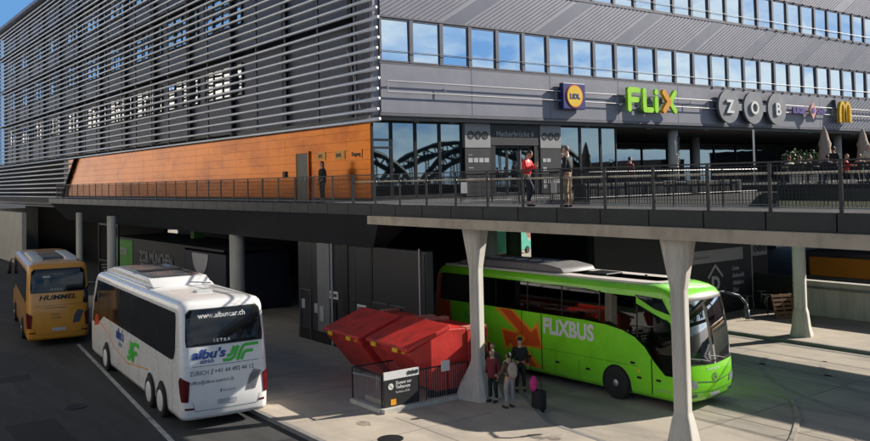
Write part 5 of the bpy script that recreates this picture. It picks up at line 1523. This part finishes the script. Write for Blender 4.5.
#SECTION_CONTEXT
# ---------------------------------------------------------------- things around, partly seen in reflections
# steel arch bridge behind the viewpoint (mirrored in the entrance glass)
ab = thing('arch_bridge', 'dark riveted steel arch bridge mirrored in the entrance glass', 'bridge', (0, -5, 0))
for yy in (-3.2, -11):
    for cx in (38, 66):
        bm = bmesh.new(); n = 22; prev = None
        for i in range(n+1):
            a = PI*i/n; p0 = V((cx-13.6*math.cos(a), yy, 5.8+6.0*math.sin(a))); p1 = V((cx-12.9*math.cos(a), yy, 5.4+5.3*math.sin(a)))
            if prev:
                tube(bm, prev[0], p0, .30, 6, cap=False); tube(bm, prev[1], p1, .30, 6, cap=False); tube(bm, prev[0], p1, .12, 4, cap=False)
            tube(bm, p0, p1, .11, 4, cap=False)
            prev = (p0, p1)
        link('arch', bm, 'truss', ab)
        bm = bmesh.new()
        for i in range(1, 12):
            x = cx-13.6+27.2*i/12; zt = 5.8+6.0*math.sqrt(max(0, 1-((x-cx)/13.6)**2))
            for dx in (-.18, .18): tube(bm, (x+dx, yy, 5.2), (x+dx, yy, zt), .09, 4, cap=False)
            zz_ = 5.4
            while zz_ < zt-.4: tube(bm, (x-.18, yy, zz_), (x+.18, yy, zz_+.3), .03, 4, cap=False); zz_ += .38
        link('hanger_lattice', bm, 'truss', ab)
link('deck', B((-16,-12,4.2,110,-2.5,4.9)), 'truss', ab)
# building across the road, behind the camera's left
ob_ = thing('office_building', 'pale office block across the road, seen mirrored in the side windows', 'building', (-17, 0, 0))
link('wall', B((-12,22,0,0,330,31)), 'pale', ob_)
bm = bmesh.new()
for z in (3.5,7.2,10.9,14.6,18.3,22):
    for k in range(24): box(bm, -.05, 24+k*3.9, z, .02, 25.3+k*3.9, z+1.5)
link('window', bm, 'busglass', ob_)
# street beyond the hall, glimpsed under the deck
tag(link('street_facade', B((56,78,0,100,79,16)), 'brick'), 'reddish facade glimpsed in the gap under the deck', 'building')
v = thing('delivery_van', 'dark teal van glimpsed beyond the thick column under the deck', 'van', (55.5, 62.5, 0), R(20))
bm = bmesh.new(); prism(bm, [(-2.6,.35),(2.5,.35),(2.6,1.1),(1.9,1.35),(1.2,2.3),(-2.6,2.35)], (-.95,.95), 'y'); bevel(bm, .08, 2); link('body', bm, 'teal', v)
link('windscreen', B((1.45,-.8,1.4,1.75,.8,1.95)), 'busglass', v)
for a in (-1.7, 1.6):
    for b in (-.95, .95):
        bm = bmesh.new(); lathe(bm, [(.34,-.1),(.34,.1)], 16, (a,b,.34), axis='y'); link('wheel', bm, 'tyre', v)
# cars on the street above the orange hoarding
def car(label, x, y, rz, m):
    t = thing('parked_car', label, 'car', (x, y, 2.0), rz, 'cars parked beyond the orange hoarding')
    bm = bmesh.new(); prism(bm, [(-2.1,.3),(2.1,.3),(2.15,.75),(1.2,.92),(-2.0,.95),(-2.15,.7)], (-.88,.88), 'y'); bevel(bm, .06, 2); link('body', bm, m, t, True)
    bm = bmesh.new(); prism(bm, [(-1.8,.94),(1.15,.91),(.45,1.42),(-1.3,1.45)], (-.76,.76), 'y'); bevel(bm, .05, 1); link('cabin', bm, 'busglass', t)
    for a in (-1.35, 1.35):
        for b in (-.86, .86):
            bm = bmesh.new(); lathe(bm, [(.32,-.1),(.32,.1)], 16, (a,b,.32), axis='y'); link('wheel', bm, 'tyre', t)
tag(link('embankment', B((54,-6,-.02,74,32,2.0)), 'concrete_dark'), kind='structure')
car('white parked car seen just above the hoarding at the right edge', 57.5, 20.2, R(95), 'white')
car('silver parked car above the hoarding, left of the white one', 57.5, 26.0, R(88), 'letter_grey')
car('dark parked car above the hoarding near the column', 57.8, 31.0, R(90), 'navy')
tag(link('street_facade', B((76,-20,0,80,31,9)), 'brick'), 'long reddish facade far behind the orange hoarding', 'building')

#SECTION_CAMERA
# pieces that stand apart become parts of their own
def islands(o):
    bm = bmesh.new(); bm.from_mesh(o.data); seen = set(); out = []
    for v in bm.verts:
        if v in seen: continue
        st, isl_ = [v], []
        seen.add(v)
        while st:
            a = st.pop(); isl_.append(a)
            for e in a.link_edges:
                b = e.other_vert(a)
                if b not in seen: seen.add(b); st.append(b)
        out.append([x.index for x in isl_])
    if len(out) < 2: bm.free(); return
    src = o.data; smooth = src.polygons[0].use_smooth if src.polygons else False
    bm.free()
    for k, idx in enumerate(out):
        b2 = bmesh.new(); b2.from_mesh(src); b2.verts.ensure_lookup_table(); s_ = set(idx)
        bmesh.ops.delete(b2, geom=[v for v in b2.verts if v.index not in s_], context='VERTS')
        me = bpy.data.meshes.new(o.name); b2.to_mesh(me); b2.free()
        for p in me.polygons: p.use_smooth = smooth
        for m_ in src.materials: me.materials.append(m_)
        if k == 0: first = me
        else:
            c_ = o.copy(); c_.data = me; C.objects.link(c_); c_.parent = o.parent
    o.data = first
for o in list(bpy.data.objects):
    if o.type == 'MESH' and o.parent and o.name.split('.')[0] in ('blind_bracket','plinth','pictogram','top_edge','skid','service_pipe','dark_bay','stiffener','latch','portal_side','transom','skirt_window','hanger','tread','bearer'):
        islands(o)

# ---------------------------------------------------------------- world, sun, camera
w = bpy.data.worlds.new('World'); scn.world = w; w.use_nodes = True
nt = w.node_tree; N, L = nt.nodes, nt.links
bg = N['Background']; bg.inputs['Strength'].default_value = .05
sky = N.new('ShaderNodeTexSky'); sky.sky_type = 'NISHITA'; sky.sun_disc = False
EL, AZ = R(28), math.atan2(-.30, .954)
sky.sun_elevation = EL; sky.sun_rotation = PI/2-AZ
sky.air_density = 1.0; sky.dust_density = .6; sky.ozone_density = 1.5
tc = N.new('ShaderNodeTexCoord')
mp = N.new('ShaderNodeMapping'); mp.inputs['Scale'].default_value = (1.6, 1.6, 6.5); L.new(tc.outputs['Generated'], mp.inputs[0])
nz = N.new('ShaderNodeTexNoise'); nz.inputs['Scale'].default_value = 2.0; nz.inputs['Detail'].default_value = 8; nz.inputs['Roughness'].default_value = .58; nz.inputs['Distortion'].default_value = .5
L.new(mp.outputs[0], nz.inputs['Vector'])
rp = N.new('ShaderNodeValToRGB'); rp.color_ramp.elements[0].position = .40; rp.color_ramp.elements[1].position = .56
L.new(nz.outputs['Fac'], rp.inputs['Fac'])
sx = N.new('ShaderNodeSeparateXYZ'); L.new(tc.outputs['Generated'], sx.inputs[0])
ml = N.new('ShaderNodeMapRange'); ml.inputs[1].default_value = .1; ml.inputs[2].default_value = -.4; ml.inputs[3].default_value = 0; ml.inputs[4].default_value = .8; L.new(sx.outputs['Y'], ml.inputs[0])
mb = N.new('ShaderNodeMix'); mb.data_type = 'RGBA'; L.new(ml.outputs[0], mb.inputs[0]); L.new(sky.outputs[0], mb.inputs[6]); mb.inputs[7].default_value = (1.9, 5.1, 10.6, 1)
mr = N.new('ShaderNodeMapRange'); mr.inputs[1].default_value = .3; mr.inputs[2].default_value = -.1; mr.inputs[3].default_value = .0; mr.inputs[4].default_value = .92; L.new(sx.outputs['Y'], mr.inputs[0])
mu = N.new('ShaderNodeMath'); mu.operation = 'MULTIPLY'; L.new(rp.outputs['Color'], mu.inputs[0]); L.new(mr.outputs[0], mu.inputs[1])
mz = N.new('ShaderNodeMapRange'); mz.inputs[1].default_value = .26; mz.inputs[2].default_value = .38; mz.inputs[3].default_value = 1; mz.inputs[4].default_value = 0; L.new(sx.outputs['Z'], mz.inputs[0])
mu2 = N.new('ShaderNodeMath'); mu2.operation = 'MULTIPLY'; L.new(mu.outputs[0], mu2.inputs[0]); L.new(mz.outputs[0], mu2.inputs[1])
ml2 = N.new('ShaderNodeMath'); ml2.operation = 'MULTIPLY'; ml2.inputs[0].default_value = .8; L.new(mz.outputs[0], ml2.inputs[1]); L.new(ml2.outputs[0], mb.inputs[0])
mx = N.new('ShaderNodeMix'); mx.data_type = 'RGBA'; L.new(mu2.outputs[0], mx.inputs[0]); L.new(mb.outputs[2], mx.inputs[6]); mx.inputs[7].default_value = (10.8, 11.9, 12.4, 1)
L.new(mx.outputs[2], bg.inputs['Color'])

sd = bpy.data.lights.new('sun', 'SUN'); sd.energy = 5.0; sd.angle = R(.5); sd.color = (1.0, .93, .83)
so = bpy.data.objects.new('sun', sd); C.objects.link(so)
dirv = V((math.cos(AZ)*math.cos(EL), math.sin(AZ)*math.cos(EL), math.sin(EL)))
so.rotation_euler = dirv.to_track_quat('Z', 'Y').to_euler(); so.location = (60, -30, 60)

cd = bpy.data.cameras.new('camera'); cam = bpy.data.objects.new('camera', cd); C.objects.link(cam); scn.camera = cam
yaw, pit, rol = R(53.254), R(2.132), R(1.2335)
f = V((math.cos(yaw)*math.cos(pit), math.sin(yaw)*math.cos(pit), math.sin(pit)))
r = f.cross(V((0,0,1))).normalized(); d = f.cross(r)
r2 = math.cos(rol)*r+math.sin(rol)*d; d2 = -math.sin(rol)*r+math.cos(rol)*d
mt = Matrix(((r2.x, -d2.x, -f.x, 0), (r2.y, -d2.y, -f.y, 0), (r2.z, -d2.z, -f.z, 7.3), (0, 0, 0, 1)))
cam.matrix_world = mt
cd.sensor_fit = 'HORIZONTAL'; cd.sensor_width = 36; cd.lens = 36*860.64/870
cd.shift_y = -(220.5-147.8)/870
cd.clip_start = .1; cd.clip_end = 3000
vs_ = scn.view_settings; vs_.view_transform = 'Standard'; vs_.look = 'None'; vs_.gamma = 1; vs_.exposure = 0.60; vs_.use_curve_mapping = False
scn.cycles.max_bounces = 8; scn.cycles.transparent_max_bounces = 12
scn.cycles.caustics_reflective = False; scn.cycles.caustics_refractive = False
